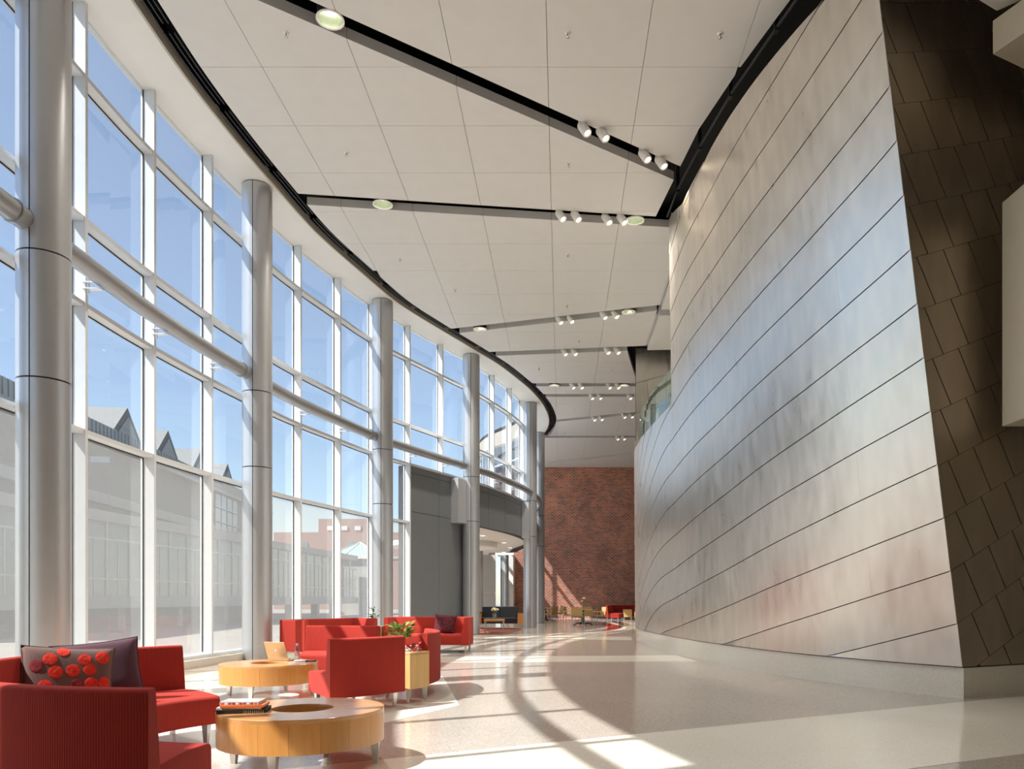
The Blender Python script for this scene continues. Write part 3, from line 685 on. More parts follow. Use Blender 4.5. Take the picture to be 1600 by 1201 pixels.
# ------------------------------------------------------------------ ceiling lights, sprinklers
def downlight(px, py, lab, r=0.19, watt=1300):
    X, Y = on_ceil(px, py)
    d = empty('recessed_downlight', (X, Y, ZC), label=lab, cat='downlight', group='round downlights in the ceiling slots')
    MB().lathe([(r-.015, -0.015), (r+.015, -0.015), (r+.015, 0.0), (r-.015, 0.0), (r-.015, -0.015)], 36).build('trim_ring', 'lampwhite', d, smooth=True)
    MB().lathe([(r-.01, 0.0), (r*0.92, 0.07), (r*0.72, 0.15)], 36).build('reflector', 'reflector', d, smooth=True, fix=False)
    MB().lathe([(0, 0.12), (r*0.3, 0.122), (r*0.5, 0.145), (r*0.72, 0.149)], 28).build('lens', 'bulbsoft', d, fix=False)
    MB().lathe([(r, 0.0), (r, 0.27), (0, 0.27)], 28).build('housing', 'darkmetal', d, smooth=True)
    l = bpy.data.lights.new('downlight_beam', 'SPOT'); l.energy = watt; l.spot_size = 2.1; l.spot_blend = 1.0; l.color = (1, 0.94, 0.84); l.shadow_soft_size = 0.12
    lo = bpy.data.objects.new('downlight_beam', l); COL.objects.link(lo); lo.parent = d; lo.location = (0, 0, -0.03)
for x, y, lab in ((516, 30, 'large round downlight in the long diagonal ceiling slot'), (598, 319, 'round downlight at the glass side of the second ceiling slot'),
                  (992, 344, 'round downlight at the wall end of the second ceiling slot'), (750, 514, 'round downlight at the glass side of the third ceiling slot'),
                  (982, 487, 'round downlight at the wall end of the third ceiling slot'), (866, 602, 'far round downlight near the curved soffit'), (975, 602, 'far round downlight near the metal drum')):
    downlight(x, y, lab, 0.19 if y < 200 else 0.2)
for X, Y, l in ((-1.2, 5.6, 'added unseen downlight over the book table side'), (2.0, 6.4, 'added unseen downlight over the open floor'), (3.6, 4.2, 'added unseen downlight over the side lobby')):  # extra downlights outside the view, added to brighten the near floor
    downlight(CX+X/Y*F, CY-F*(ZC-EYE)/Y, l, watt=420)
barrel = MB().lathe([(0, 0.0), (0.075, 0.0), (0.085, -0.02), (0.085, -0.24), (0.075, -0.26), (0.055, -0.245), (0.055, -0.2), (0.0, -0.2)], 20).mesh('barrel', 'lampwhite', True, True); auto_smooth(barrel)
lens = MB().lathe([(0, -0.238), (0.054, -0.238)], 20).mesh('lens', 'bulb')
arm_m = MB().box((-0.012, -0.012, 0), (0.012, 0.012, 0.605)).mesh('arm', 'lampwhite', False, True)
yoke = MB().box((-0.05, -0.03, -0.03), (0.05, 0.03, 0.05)).mesh('yoke', 'lampwhite', False, True)
spots = [(908, 192, 1), (922, 206, 1), (1003, 236, 1), (1019, 250, 1), (872, 333, 2), (889, 331, 2), (944, 339, 2), (963, 339, 2), (871, 495, 3), (885, 494, 3), (940, 489, 3), (952, 487, 3),
         (879, 546, 4), (890, 546, 4), (946, 544, 4), (955, 545, 4), (892, 600, 5), (899, 599, 5), (949, 600, 5), (958, 600, 5), (922, 616, 6), (931, 616, 6), (982, 615, 6), (989, 615, 6), (926, 650, 7), (932, 648, 7), (973, 646, 7), (977, 645, 7), (963, 680, 8), (968, 679, 8)]
ordn = ['', 'long diagonal ceiling slot', 'second ceiling slot', 'third ceiling slot', 'fourth ceiling slot', 'fifth ceiling slot', 'sixth ceiling slot', 'seventh ceiling slot', 'eighth ceiling slot']
for i, (x, y, sl) in enumerate(spots):
    X, Y = on_ceil(x, y, ZC-0.02)
    lastx = globals().get('lastx', 99)
    a, b, w = SL[sl-1]; Y = min(max(Y, a+b*X+0.1), a+b*X+w-0.1)
    if i and spots[i-1][2] == sl and abs(X-lastx) < 0.34: X = lastx+0.34
    lastx = X
    near = 'wall end of the ' if (i % 4 > 1 or sl == 8) else 'middle of the '
    h = empty('spotlight', (X, Y, ZC+0.02), label='white spotlight of the pair hanging at the '+near+ordn[sl], cat='spotlight', group='spotlight pair at the '+near+ordn[sl])
    tilt = 0.5
    b = link('barrel', barrel, h); b.rotation_euler = (-0.3, -tilt, 0); e = link('lens', lens, b)
    link('arm', arm_m, h); link('yoke', yoke, h)
    if i in (1, 3, 5, 7, 9, 11):
        l = bpy.data.lights.new('spot_beam', 'SPOT'); l.energy = 260; l.spot_size = 0.9; l.spot_blend = 0.7; l.color = (1, 0.82, 0.58); l.shadow_soft_size = 0.05
        lo = bpy.data.objects.new('spot_beam', l); COL.objects.link(lo); lo.parent = h; lo.location = (0.12, 0.1, -0.27)
        dirv = Vector((0.75, 0.1, -0.62)); lo.rotation_euler = dirv.to_track_quat('-Z', 'Y').to_euler()
rose = MB().lathe([(0, -0.012), (0.04, -0.012), (0.045, 0)], 16).mesh('escutcheon', 'lampwhite', True)
head = MB().lathe([(0.0, -0.075), (0.028, -0.072), (0.03, -0.066), (0.008, -0.06), (0.012, -0.012), (0, -0.012)], 12).mesh('deflector', 'steel', True)
for x, y in ((447, 51), (887, 51), (1125, 52), (541, 238), (888, 255), (625, 405), (887, 397), (711, 452), (842, 575), (886, 477), (905, 532), (957, 577), (884, 610), (898, 639), (883, 674)):
    X, Y = on_ceil(x, y)
    q = empty('sprinkler_head', (X, Y, ZC), label='small steel sprinkler head under the ceiling panels', cat='sprinkler', group='ceiling sprinklers')
    link('escutcheon', rose, q); link('deflector', head, q)

# ------------------------------------------------------------------ furniture
def leg_mesh(h=0.17, wt=0.055, wb=0.032): return MB().frus((0, 0, 0), wb, (0, 0, h), wt).mesh('leg', 'steel', False, True)
LEG = leg_mesh()
def ring_seat(center, a0, a1, label, rin=1.28, rout=2.15, group='red ring chairs', taper=0.0):
    am = math.radians((a0+a1)/2); h = math.radians(a1-a0)/2; rm = (rin+rout)/2
    root = empty('lounge_chair', (center[0]+rm*math.cos(am), center[1]+rm*math.sin(am), 0), am, label, 'chair', group)
    def arc(prof, hh, n):
        return MB().sweep([[((r*math.cos(t*(1-taper*(rout-r)))-rm), r*math.sin(t*(1-taper*(rout-r))), z) for r, z in prof] for t in np.linspace(-hh, hh, n)])
    n = max(6, int(h*2*rout/0.1))
    seat = round_poly([(rin, 0.175), (rout-0.16, 0.175), (rout-0.16, 0.425), (rin+0.35, 0.432), (rin, 0.415)], [0.02, 0.01, 0.01, 0.2, 0.05])
    bk = round_poly([(rout-0.175, 0.17), (rout, 0.17), (rout, 0.82), (rout-0.10, 0.825), (rout-0.155, 0.44)], [0.01, 0.02, 0.03, 0.03, 0.05])
    arc(seat, h-0.006, n).build('seat', 'red', root, bevel=0.025, seg=3)
    arc(bk, h, n).build('backrest', 'red', root, bevel=0.035, seg=4)
    for r in (rin+0.09, rout-0.09):
        for sg in (-1, 1):
            t = sg*(h-0.09/r*1.0)
            link('leg', LEG, root, (r*math.cos(t)-rm, r*math.sin(t), 0))
    return root
T1 = (-1.955, 5.78); T2 = (-3.77, 9.88); RC2 = (-3.75, 10.1)
ring_seat(T1, 216, 269.5, 'ribbed red ring chair seen from behind, beside the book table', rout=2.13, rin=1.3, taper=0.15, group='red chairs around the book table')
ring_seat(T1, 139.5, 199, 'ribbed red ring sofa holding the two cushions', rout=2.16, rin=1.3, group='red chairs around the book table')
ring_seat(RC2, -56, -31, 'red ring chair with its back to the book table, beside the maple cube', rout=2.25, rin=1.4, group='red chairs around the laptop table')
ring_seat(RC2, -13.5, 30, 'red ring chair on the far side of the maple cube with the plant', rout=2.13, group='red chairs around the laptop table')
ring_seat(RC2, 68, 99, 'red ring chair facing the laptop table across its hole', rout=2.3, rin=1.45, group='red chairs around the laptop table')

def loveseat(loc, rz, w, label, name='loveseat', d=0.78, arms=(1, 1), group=None, hgt=0.82):
    # front faces local -y
    root = empty(name, (*loc, 0), rz, label, 'sofa', group)
    bk = round_poly([(d/2-0.17, 0.17), (d/2, 0.17), (d/2, hgt), (d/2-0.09, hgt), (d/2-0.15, 0.43)], [0.01, 0.02, 0.03, 0.03, 0.04])
    MB().sweep([[(x, y, z) for y, z in bk] for x in np.linspace(-w/2, w/2, 5)]).build('backrest', 'redx', root, bevel=0.02, seg=3)
    x0, x1 = -w/2, w/2
    for sg in (-1, 1):
        if not arms[0 if sg < 0 else 1]: continue
        pf = round_poly([(0, 0.17), (0, hgt), (-0.09, hgt), (-0.17, 0.43), (-0.17, 0.17)], [0.02, 0.03, 0.03, 0.04, 0.01])
        rings = [[(sg*(w/2+q), y, z-(0.0 if True else 0)) for q, z in pf] for y in np.linspace(-d/2, d/2-0.05, 4)]
        MB().sweep(rings).build('armrest', 'red', root, bevel=0.02, seg=3)
        if sg < 0: x0 += 0.165
        else: x1 -= 0.165
    st = round_poly([(-d/2+0.0, 0.175), (d/2-0.16, 0.175), (d/2-0.16, 0.43), (0, 0.435), (-d/2+0.0, 0.42)], [0.02, 0.01, 0.01, 0.2, 0.05])
    MB().sweep([[(x, y, z) for y, z in st] for x in np.linspace(x0, x1, 5)]).build('seat', 'redx', root, bevel=0.02, seg=3)
    for x in (-w/2+0.08, w/2-0.08):
        for y in (-d/2+0.08, d/2-0.08): link('leg', LEG, root, (x, y, 0))
    return root
ev = Vector((1.13, 1.8)).normalized()
loveseat((-4.97, 16.47), math.atan2(ev.y, ev.x), 2.0, 'red two-arm sofa beside the glass wall near the potted sprig')
loveseat((-3.13, 18.15), -0.03, 1.98, 'red two-arm sofa with the burgundy cushion by the grey panels')

def ring_table(loc, label, R=0.6, hole=0.225, zt=0.43, za=0.185, rz=0.0):
    root = empty('coffee_table', (*loc, 0), rz, label, 'table', 'round ring coffee tables')
    n = 72
    rings = [[(r*math.cos(a), r*math.sin(a), z) for r, z in ((hole, zt-0.03), (R, zt-0.03), (R+.002, zt-0.004), (R-0.002, zt), (hole+0.002, zt), (hole, zt-0.003))] for a in np.linspace(0, 2*PI, n, endpoint=False)]
    MB().sweep(rings, closed=True).build('table_top', 'veneer_top', root, smooth=True)
    k = 18
    seg = MB().sweep([[((R-.02)*math.cos(a), (R-.02)*math.sin(a), za), (R*math.cos(a), R*math.sin(a), za), (R*math.cos(a), R*math.sin(a), zt-0.03), ((R-.02)*math.cos(a), (R-.02)*math.sin(a), zt-0.03)] for a in np.linspace(0.0012, 2*PI/k-0.0012, 7)]).mesh('apron_panel', 'veneer', True, True); auto_smooth(seg)
    for i in range(k):
        link('apron_panel', seg, root, (0, 0, 0), i*2*PI/k)
    MB().lathe([(hole, za), (hole, zt-0.03), (hole+.018, zt-0.03), (hole+.018, za), (hole, za)], 48).build('inner_wall', 'veneer', root, smooth=True)
    MB().lathe([(hole+.01, za+.005), (R-.015, za+.005)], 48).build('underside', 'veneer', root, fix=False)
    lg = MB().frus((0, 0, 0), 0.035, (0, 0, za+0.01), 0.065).mesh('leg', 'steel', False, True)
    for a in (175, 5, 268, 88):
        t = math.radians(a); link('leg', lg, root, ((R-.06)*math.cos(t), (R-.06)*math.sin(t), 0), t)
    return root
ring_table(T1, 'round cherry table with a centre hole carrying the stacked books')
ring_table(T2, 'round cherry table with a centre hole carrying the laptop and bottle')

def wedge_box(poly, label, zt=0.61):
    cx = sum(p[0] for p in poly)/len(poly); cy = sum(p[1] for p in poly)/len(poly)
    root = empty('side_table', (cx, cy, 0), 0, label, 'table')
    P = [(x-cx, y-cy) for x, y in poly]
    MB().prism(P, 0.17, zt-0.025).build('body', 'maple', root, bevel=0.004)
    MB().prism([(x*1.005, y*1.005) for x, y in P], zt-0.023, zt).build('top', 'maple', root, bevel=0.003)
    for x, y in P: link('leg', LEG, root, (x*0.86, y*0.86, 0))
    return root
wedge_box([(-1.80, 9.10), (-1.63, 9.45), (-2.22, 9.66), (-2.36, 9.40)], 'maple cube table with steel legs holding the leafy vase')
wedge_box([(-4.50, 17.45), (-4.19, 17.42), (-4.17, 18.2), (-4.62, 18.1)], 'maple cube table wedged in the corner of the two sofas')

# cushions
def cushion(loc, rot, w, h, th, mat, label, name='cushion', dots=None):
    root = bpy.data.objects.new(name, None); COL.objects.link(root); root.location = loc; root.rotation_euler = rot
    tag(root, label, 'cushion'); root.empty_display_size = 0.1
    n = 22
    def pt(u, v, sg):
        k = 1-0.07*(1-abs(v)**2)*abs(u)**6; l = 1-0.07*(1-abs(u)**2)*abs(v)**6
        t = th/2*max(0.0, (1-u**4)*(1-v**4))**0.55
        return (w/2*u*k, sg*t, h/2*v*l+h/2)
    vs = []; fs = []
    for sg in (-1, 1):
        b = len(vs)
        for i in range(n+1):
            for j in range(n+1): vs.append(pt(-1+2*i/n, -1+2*j/n, sg))
        for i in range(n):
            for j in range(n): fs.append((b+i*(n+1)+j, b+(i+1)*(n+1)+j, b+(i+1)*(n+1)+j+1, b+i*(n+1)+j+1))
    me = MB().add(vs, fs).mesh('cover', mat, True, False)
    bm = bmesh.new(); bm.from_mesh(me); bmesh.ops.remove_doubles(bm, verts=bm.verts, dist=1e-5); bmesh.ops.recalc_face_normals(bm, faces=bm.faces); bm.to_mesh(me); bm.free()
    link('cover', me, root)
    edge = [pt(math.cos(a)/max(abs(math.cos(a)), abs(math.sin(a))), math.sin(a)/max(abs(math.cos(a)), abs(math.sin(a))), 1) for a in np.linspace(0, 2*PI, 65)]
    MB().tube(edge, 0.006, 6, False).build('piping', mat, root, smooth=True)
    for (u, v, r, mt) in (dots or []):
        nr, na = 4, 20; V = []; Q = []
        for i in range(nr+1):
            for a in range(na):
                uu = u+1.06*r*i/nr*math.cos(2*PI*a/na)/(w/2); vv = v+1.06*r*i/nr*math.sin(2*PI*a/na)/(h/2)
                uu = max(-.97, min(.97, uu)); vv = max(-.97, min(.97, vv)); p = pt(uu, vv, -1); V.append((p[0], p[1]-(0.005-0.002*(i == nr)-(0.0015 if i == 2 else 0)), p[2]))
        for a in range(na): V.append((V[nr*na+a][0], V[nr*na+a][1]+0.008, V[nr*na+a][2]))
        for i in range(nr+1):
            for a in range(na): Q.append((i*na+a, i*na+(a+1) % na, (i+1)*na+(a+1) % na, (i+1)*na+a))
        MB().add(V, Q).build('felt_disc', mt, root, smooth=True)
    return root
dots = [(-0.42, 0.52, 0.045, 'felt'), (-0.30, 0.10, 0.045, 'felt'), (0.06, 0.16, 0.045, 'felt'), (0.30, 0.52, 0.043, 'felt'), (0.42, 0.20, 0.043, 'felt'), (0.70, 0.62, 0.05, 'felt'), (0.15, -0.30, 0.042, 'feltdark'), (0.46, -0.26, 0.045, 'felt'), (0.76, -0.22, 0.043, 'felt'),
        (-0.70, 0.30, 0.045, 'feltdark'), (-0.15, 0.80, 0.04, 'felt'), (-0.5, -0.35, 0.045, 'felt'), (0.0, -0.7, 0.045, 'felt'), (0.5, -0.72, 0.045, 'felt'), (-0.7, -0.7, 0.045, 'feltdark')]
cushion((-3.74, 5.78, 0.43), (-0.24, 0.08, 0.72), 0.62, 0.47, 0.16, 'taupe', 'taupe cushion with red felt circles on the red ring sofa', dots=dots)
cushion((-3.70, 6.16, 0.43), (-0.20, -0.10, 0.60), 0.62, 0.49, 0.16, 'plum', 'plain plum cushion leaning behind the felt-circle cushion')
cushion((-2.78, 18.12, 0.43), (-0.28, 0.05, -0.1), 0.52, 0.46, 0.2, 'burgundy', 'fluffy burgundy cushion on the red sofa by the grey panels')

# laptop, bottle, phone on the far ring table; books on the near one
lp = empty('laptop', (-3.72, 10.29, 0.43), math.radians(158), 'open champagne laptop seen from behind its lid on cherry table', 'laptop')
MB().box((-0.17, -0.125, 0.004), (0.17, 0.125, 0.022)).build('base', 'laptop', lp, bevel=0.004)
sm = MB().box((-0.17, -0.006, 0), (0.17, 0.004, 0.245)).build('lid', 'laptop', lp, bevel=0.004, loc=(0, 0.125, 0.02)); sm.rotation_euler = (-0.32, 0, 0)
MB().box((-0.155, -0.0075, 0.015), (0.155, -0.006, 0.235)).build('screen', 'laptopdark', sm)
MB().lathe([(0, 0), (0.018, 0)], 20).build('emblem', 'alu', sm, loc=(0, 0.0052, 0.13), fix=False).rotation_euler = (-PI/2, 0, 0)
MB().box((-0.15, -0.03, 0.022), (0.15, 0.09, 0.0235)).build('keyboard', 'laptopdark', lp)
tag(MB().box((-0.06, -0.09, 0), (0.06, 0.09, 0.012)).build('notebook', 'paper', bevel=0.002, loc=(-3.47, 10.12, 0.43), rz=0.3), 'white paper pad between laptop and bottle', 'notepad')
tag(MB().box((-0.07, -0.035, 0), (0.07, 0.035, 0.014)).build('phone', 'blackcover', bevel=0.005, loc=(-3.29, 10.05, 0.43), rz=0.2), 'black phone lying next to the water bottle', 'phone')
bt = empty('water_bottle', (-3.43, 9.93, 0.43), 0, 'clear plastic water bottle with pink label on cherry table', 'bottle')
MB().lathe([(0, 0.002), (0.03, 0.002), (0.034, 0.01), (0.034, 0.06), (0.031, 0.07), (0.034, 0.08), (0.034, 0.15), (0.028, 0.18), (0.014, 0.205), (0.013, 0.22), (0, 0.22)], 24).build('body', 'vase_glass', bt, smooth=True)
MB().lathe([(0.0348, 0.085), (0.0348, 0.145)], 24).build('label', 'label', bt, smooth=True, fix=False)
MB().lathe([(0, 0.245), (0.015, 0.245), (0.016, 0.243), (0.016, 0.215), (0, 0.215)], 20).build('cap', 'alu', bt, smooth=True)
def book(loc, rz, w, d, t, cover, label, dec=None, name='book'):
    root = empty(name, loc, rz, label, 'book', 'books on the ring table')
    MB().box((-w/2+.004, -d/2+.003, 0.003), (w/2-.003, d/2-.003, t-.003)).build('pages', 'paper', root)
    MB().box((-w/2, -d/2, 0), (w/2, d/2, 0.003)).build('cover', cover, root); MB().box((-w/2, -d/2, t-.003), (w/2, d/2, t)).build('cover', cover, root)
    MB().box((-w/2, -d/2-.002, 0), (w/2, -d/2+.001, t)).build('spine', cover, root)
    for i, mt in enumerate(dec or []):
        x = -w/2+w*(i+0.8)/(len(dec)+0.6); MB().box((x-w*.03, -d/2-.003, t*.2), (x+w*.03, -d/2-.0018, t*.8)).build('spine_print', mt, root)
    return root
BX, BY = -2.32, 5.60
nb = empty('notebook_spiral', (BX, BY, 0.43), 0.20, 'black spiral-bound notebook at the bottom of the book stack', 'notebook')
MB().box((-0.17, -0.11, 0), (0.17, 0.11, 0.028)).build('block', 'blackcover', nb, bevel=0.003)
for i in range(22): MB().tube([(-0.15+i*0.0143, -0.112+0.012*math.cos(a), 0.014+0.013*math.sin(a)) for a in np.linspace(0, 2*PI, 9)], 0.0016, 5, False).build('ring', 'steel' if i > 11 else 'blackcover', nb)
book((BX-.015, BY+.01, 0.4585), 0.14, 0.31, 0.22, 0.014, 'paper', 'thin white book in the middle of the stack')
book((BX+.01, BY-.005, 0.473), 0.17, 0.30, 0.21, 0.016, 'orange', 'orange-covered book under the patterned top book')
book((BX-.01, BY+.005, 0.4895), 0.10, 0.27, 0.20, 0.022, 'greycover', 'grey printed book with striped spine on top of the stack', ['orange', 'paper', 'purple', 'redprint', 'paper', 'redprint', 'purple', 'paper', 'purple', 'orange'])

# plants
def leaf_mesh(L, W, mat):
    vs = []; fs = []; n = 5
    for i in range(n+1):
        t = i/n; w = W*math.sin(PI*min(1, t*0.95+0.03))**0.8; z = 0.25*L*t*(1-t)
        vs += [(-w/2, L*t, z+0.12*w), (0, L*t, z), (w/2, L*t, z+0.12*w)]
    for i in range(n):
        for j in range(2): fs.append((i*3+j, i*3+j+1, (i+1)*3+j+1, (i+1)*3+j))
    return MB().add(vs, fs).mesh('leaf', mat, True)
LF = {'g': leaf_mesh(0.095, 0.042, 'leaf'), 'd': leaf_mesh(0.12, 0.05, 'leafdark'), 'r': leaf_mesh(0.09, 0.045, 'redleaf')}
def plant(loc, label, kinds, n, spread, z0, z1, vr=0.05, vh=0.2, cat='plant', name='potted_plant', vase=True):
    root = empty(name, loc, 0, label, cat)
    if vase:
        MB().lathe([(0, 0.004), (vr*0.8, 0.0), (vr, vh), (vr-.004, vh), (vr*0.75, 0.012), (0, 0.012)], 24).build('vase', 'vase_glass', root, smooth=True)
    for i in range(n):
        a = random.random()*2*PI; r = spread*math.sqrt(random.random()); z = random.uniform(z0, z1)
        lf = link('leaf', LF[random.choice(kinds)], root, (r*math.cos(a)*0.7, r*math.sin(a)*0.7, z)); sc_ = random.uniform(0.7, 1.15)
        lf.rotation_euler = (random.uniform(-0.1, 0.9), random.uniform(-0.4, 0.4), a-PI/2); lf.scale = (sc_, sc_, sc_)
    for i in range(6):
        a = i*PI/3; MB().tube([(0.01*math.cos(a), 0.01*math.sin(a), 0.02), (spread*0.35*math.cos(a), spread*0.35*math.sin(a), (z0+z1)/2)], 0.004, 6).build('stem', 'stem', root)
    return root
plant((-1.97, 9.42, 0.61), 'bushy bright green plant in a glass vase on the maple cube', 'ggg', 120, 0.17, 0.15, 0.32, 0.045, 0.19)
plant((-1.80, 9.32, 0.61), 'low clump of red leaves lying beside the glass vase', 'r', 16, 0.09, 0.0, 0.06, vase=False, name='red_leaf_sprig')
plant((-4.36, 17.8, 0.61), 'upright dark-leaved sprig in a glass vase between the sofas', 'dd', 34, 0.13, 0.16, 0.42, 0.06, 0.18)

# ------------------------------------------------------------------ far lounge set
def blacksofa(loc, rz, w, label, name='black_sofa', cat='sofa'):
    root = empty(name, (*loc, 0.013), rz, label, cat); d = 0.8
    MB().box((-w/2+0.24, -d/2+0.04, 0.22), (w/2-0.24, d/2-0.12, 0.46)).build('seat', 'blackfab', root, bevel=0.03, seg=3)
    nb_ = 2 if w > 1.2 else 1
    for i in range(nb_):
        x0 = -w/2+0.24+(w-0.48)*i/nb_; x1 = x0+(w-0.48)/nb_
        MB().add([(x0, d/2-0.28, 0.44), (x1, d/2-0.28, 0.44), (x1, d/2-0.02, 0.44), (x0, d/2-0.02, 0.44), (x0, d/2-0.18, 0.92), (x1, d/2-0.18, 0.92), (x1, d/2, 0.92), (x0, d/2, 0.92)],
                 [(0, 3, 2, 1), (4, 5, 6, 7), (0, 1, 5, 4), (1, 2, 6, 5), (2, 3, 7, 6), (3, 0, 4, 7)]).build('back_cushion', 'blackfab', root, bevel=0.03, seg=3)
    for sg in (-1, 1):
        x = sg*(w/2-0.12)
        MB().box((x-0.12, -d/2, 0.2), (x+0.12, d/2-0.05, 0.66)).build('arm_panel', 'veneer', root, bevel=0.006)
        MB().box((x-0.125, -d/2-.01, 0.655), (x+0.125, d/2-0.04, 0.69)).build('arm_pad', 'blackfab', root, bevel=0.01)
        for y in (-d/2+0.05, d/2-0.1): MB().bar((x, y, 0), (x, y, 0.22), 0.03).build('leg', 'steel', root)
    return root
blacksofa((-2.55, 31.7), 0.06, 1.95, 'black leather sofa with wooden arm panels on the carpet')
blacksofa((-3.6, 29.3), 1.5, 0.85, 'black leather armchair with wooden arm panels behind the column', 'black_armchair', 'chair')
ct = empty('wood_table', (-2.42, 27.75, 0.013), 0.03, 'low wood-topped table on thin steel legs before the black sofa', 'table')
MB().box((-0.36, -0.36, 0.43), (0.36, 0.36, 0.50)).build('table_top', 'veneer', ct, bevel=0.006)
for x in (-.33, .33):
    for y in (-.33, .33): MB().bar((x, y, 0), (x, y, 0.43), 0.025).build('leg', 'steel', ct)
    MB().bar((x, -.33, 0.03), (x, .33, 0.03), 0.02).build('runner', 'steel', ct)
def bouquet(loc, label, n=9):
    root = empty('flower_vase', loc, 0, label, 'flowers')
    MB().lathe([(0, 0.004), (0.06, 0.0), (0.075, 0.2), (0.07, 0.2), (0.055, 0.012), (0, 0.012)], 20).build('vase', 'vase_glass', root, smooth=True)
    for i in range(n):
        a = i*2.4; r = 0.035*math.sqrt(i); z = 0.34+0.06*math.cos(i)*0.6
        st = MB().tube([(0, 0, 0.02), (r*0.5*math.cos(a), r*0.5*math.sin(a), 0.2), (r*1.2*math.cos(a), r*1.2*math.sin(a), z)], 0.004, 5).build('stem', 'stem', root)
        MB().lathe([(0.0, z-.02), (0.035, z-.01), (0.045, z+.02), (0.03, z+.045), (0.0, z+.03)], 10, (r*1.2*math.cos(a), r*1.2*math.sin(a))).build('blossom', 'flower', root, smooth=True)
    for i in range(8):
        lf = link('leaf', LF['g'], root, (0.03*math.cos(i), 0.03*math.sin(i), 0.2)); lf.rotation_euler = (0.5, 0, i*0.8)
    return root
bouquet((-2.42, 27.75, 0.513), 'cream flowers in a glass vase on the low wood table')

def cafe_chair(loc, rz, label):
    root = empty('cafe_chair', (*loc, 0), rz, label, 'chair', 'tan cafe chairs before the brick wall'); w = 0.52
    MB().box((-w/2, -0.25, 0.40), (w/2, 0.22, 0.48)).build('seat', 'tan', root, bevel=0.015)
    MB().add([(-w/2, 0.19, 0.46), (w/2, 0.19, 0.46), (w/2, 0.25, 0.46), (-w/2, 0.25, 0.46), (-w/2, 0.24, 0.86), (w/2, 0.24, 0.86), (w/2, 0.29, 0.86), (-w/2, 0.29, 0.86)],
             [(0, 3, 2, 1), (4, 5, 6, 7), (0, 1, 5, 4), (1, 2, 6, 5), (2, 3, 7, 6), (3, 0, 4, 7)]).build('backrest', 'tan', root, bevel=0.012)
    for sg in (-1, 1):
        MB().box((sg*(w/2+.01)-.015, -0.22, 0.62), (sg*(w/2+.01)+.015, 0.24, 0.65)).build('armrest', 'maple', root, bevel=0.005)
        MB().tube([(sg*(w/2+.01), -0.22, 0), (sg*(w/2+.01), -0.2, 0.63)], 0.012, 8).build('leg', 'steel', root)
        MB().tube([(sg*(w/2+.01), 0.27, 0), (sg*(w/2+.01), 0.2, 0.63)], 0.012, 8).build('leg', 'steel', root)
    return root
def cafe_table(loc, label, rz=0.3):
    root = empty('cafe_table', (*loc, 0), rz, label, 'table', 'pedestal cafe tables before the brick wall')
    MB().lathe([(0, 0.72), (0.44, 0.72), (0.45, 0.735), (0.44, 0.75), (0, 0.75)], 40).build('table_top', 'maple', root, smooth=True)
    MB().lathe([(0, 0.05), (0.09, 0.05), (0.075, 0.1), (0.06, 0.7), (0.15, 0.72), (0, 0.72)], 16).build('pedestal', 'darkmetal', root, smooth=True)
    for k in range(4):
        a = k*PI/2; MB().tube([(0.04*math.cos(a), 0.04*math.sin(a), 0.12), (0.3*math.cos(a), 0.3*math.sin(a), 0.10), (0.47*math.cos(a), 0.47*math.sin(a), 0.02)], [0.035, 0.03, 0.022], 8).build('foot', 'darkmetal', root, smooth=True)
    return root
def fx(px, Y): return (px-CX)/F*Y
cafe_table((fx(911, 36.0), 36.0), 'pedestal cafe table with the tall single flower before the brick wall')
cafe_table((fx(852, 42.0), 42.0), 'pedestal cafe table half hidden by the silver column')
for (px, Y, rz, lab) in ((890, 37.4, 1.3, 'tan cafe chair drawn up to the flower table with its back to the sunlit brick'), (903, 34.9, PI-0.2, 'tan cafe chair pulled up to the flower table with its back to the lobby'),
                         (919, 37.3, 0.3, 'tan cafe chair between the flower table and the brick wall'), (936, 36.2, -1.2, 'tan cafe chair on the red chair side of the flower table'),
                         (861, 40.6, -2.2, 'tan cafe chair in front of the table by the column'), (871, 42.6, -1.3, 'tan cafe chair between the two cafe tables'), (846, 43.6, 0.8, 'tan cafe chair tucked behind the silver column')):
    cafe_chair((fx(px, Y), Y), rz, lab)
fv = empty('single_flower', (fx(911, 36.0), 36.0, 0.75), 0, 'tall pale flower in a slim vase on the cafe table', 'flowers')
MB().lathe([(0, 0), (0.035, 0), (0.03, 0.2), (0.015, 0.25), (0.02, 0.28)], 16).build('vase', 'vase_glass', fv, smooth=True, fix=False)
MB().tube([(0, 0, 0.02), (0.01, 0, 0.35), (0.03, 0, 0.5)], 0.007, 6).build('stem', 'stem', fv)
MB().lathe([(0, 0.48), (0.06, 0.5), (0.08, 0.54), (0.05, 0.57), (0, 0.56)], 12, (0.03, 0)).build('blossom', 'flower', fv, smooth=True)
MB().lathe([(0, 0.36), (0.045, 0.38), (0.05, 0.41), (0, 0.42)], 12, (-0.05, 0.02)).build('blossom', 'flower', fv, smooth=True)
loveseat((fx(961, 43), 43.2), 1.15, 0.82, 'red armless chair standing alone near the brick wall', name='red_chair', arms=(0, 0), hgt=0.9)['category'] = 'chair'
loveseat((fx(974, 47), 47.6), 0.0, 1.7, 'red sofa against the brick wall behind the cube tables', name='red_sofa', hgt=0.85)
wedge_box([(fx(974, 45.2), 45.0), (fx(987, 45.2), 45.0), (fx(987, 45.2), 45.5), (fx(974, 45.2), 45.5)], 'maple cube table in front of the far red sofa', 0.62)
wedge_box([(fx(992, 43), 42.8), (fx(1004, 43), 42.8), (fx(1004, 43), 43.3), (fx(992, 43), 43.3)], 'maple cube table half hidden behind the metal drum', 0.5)

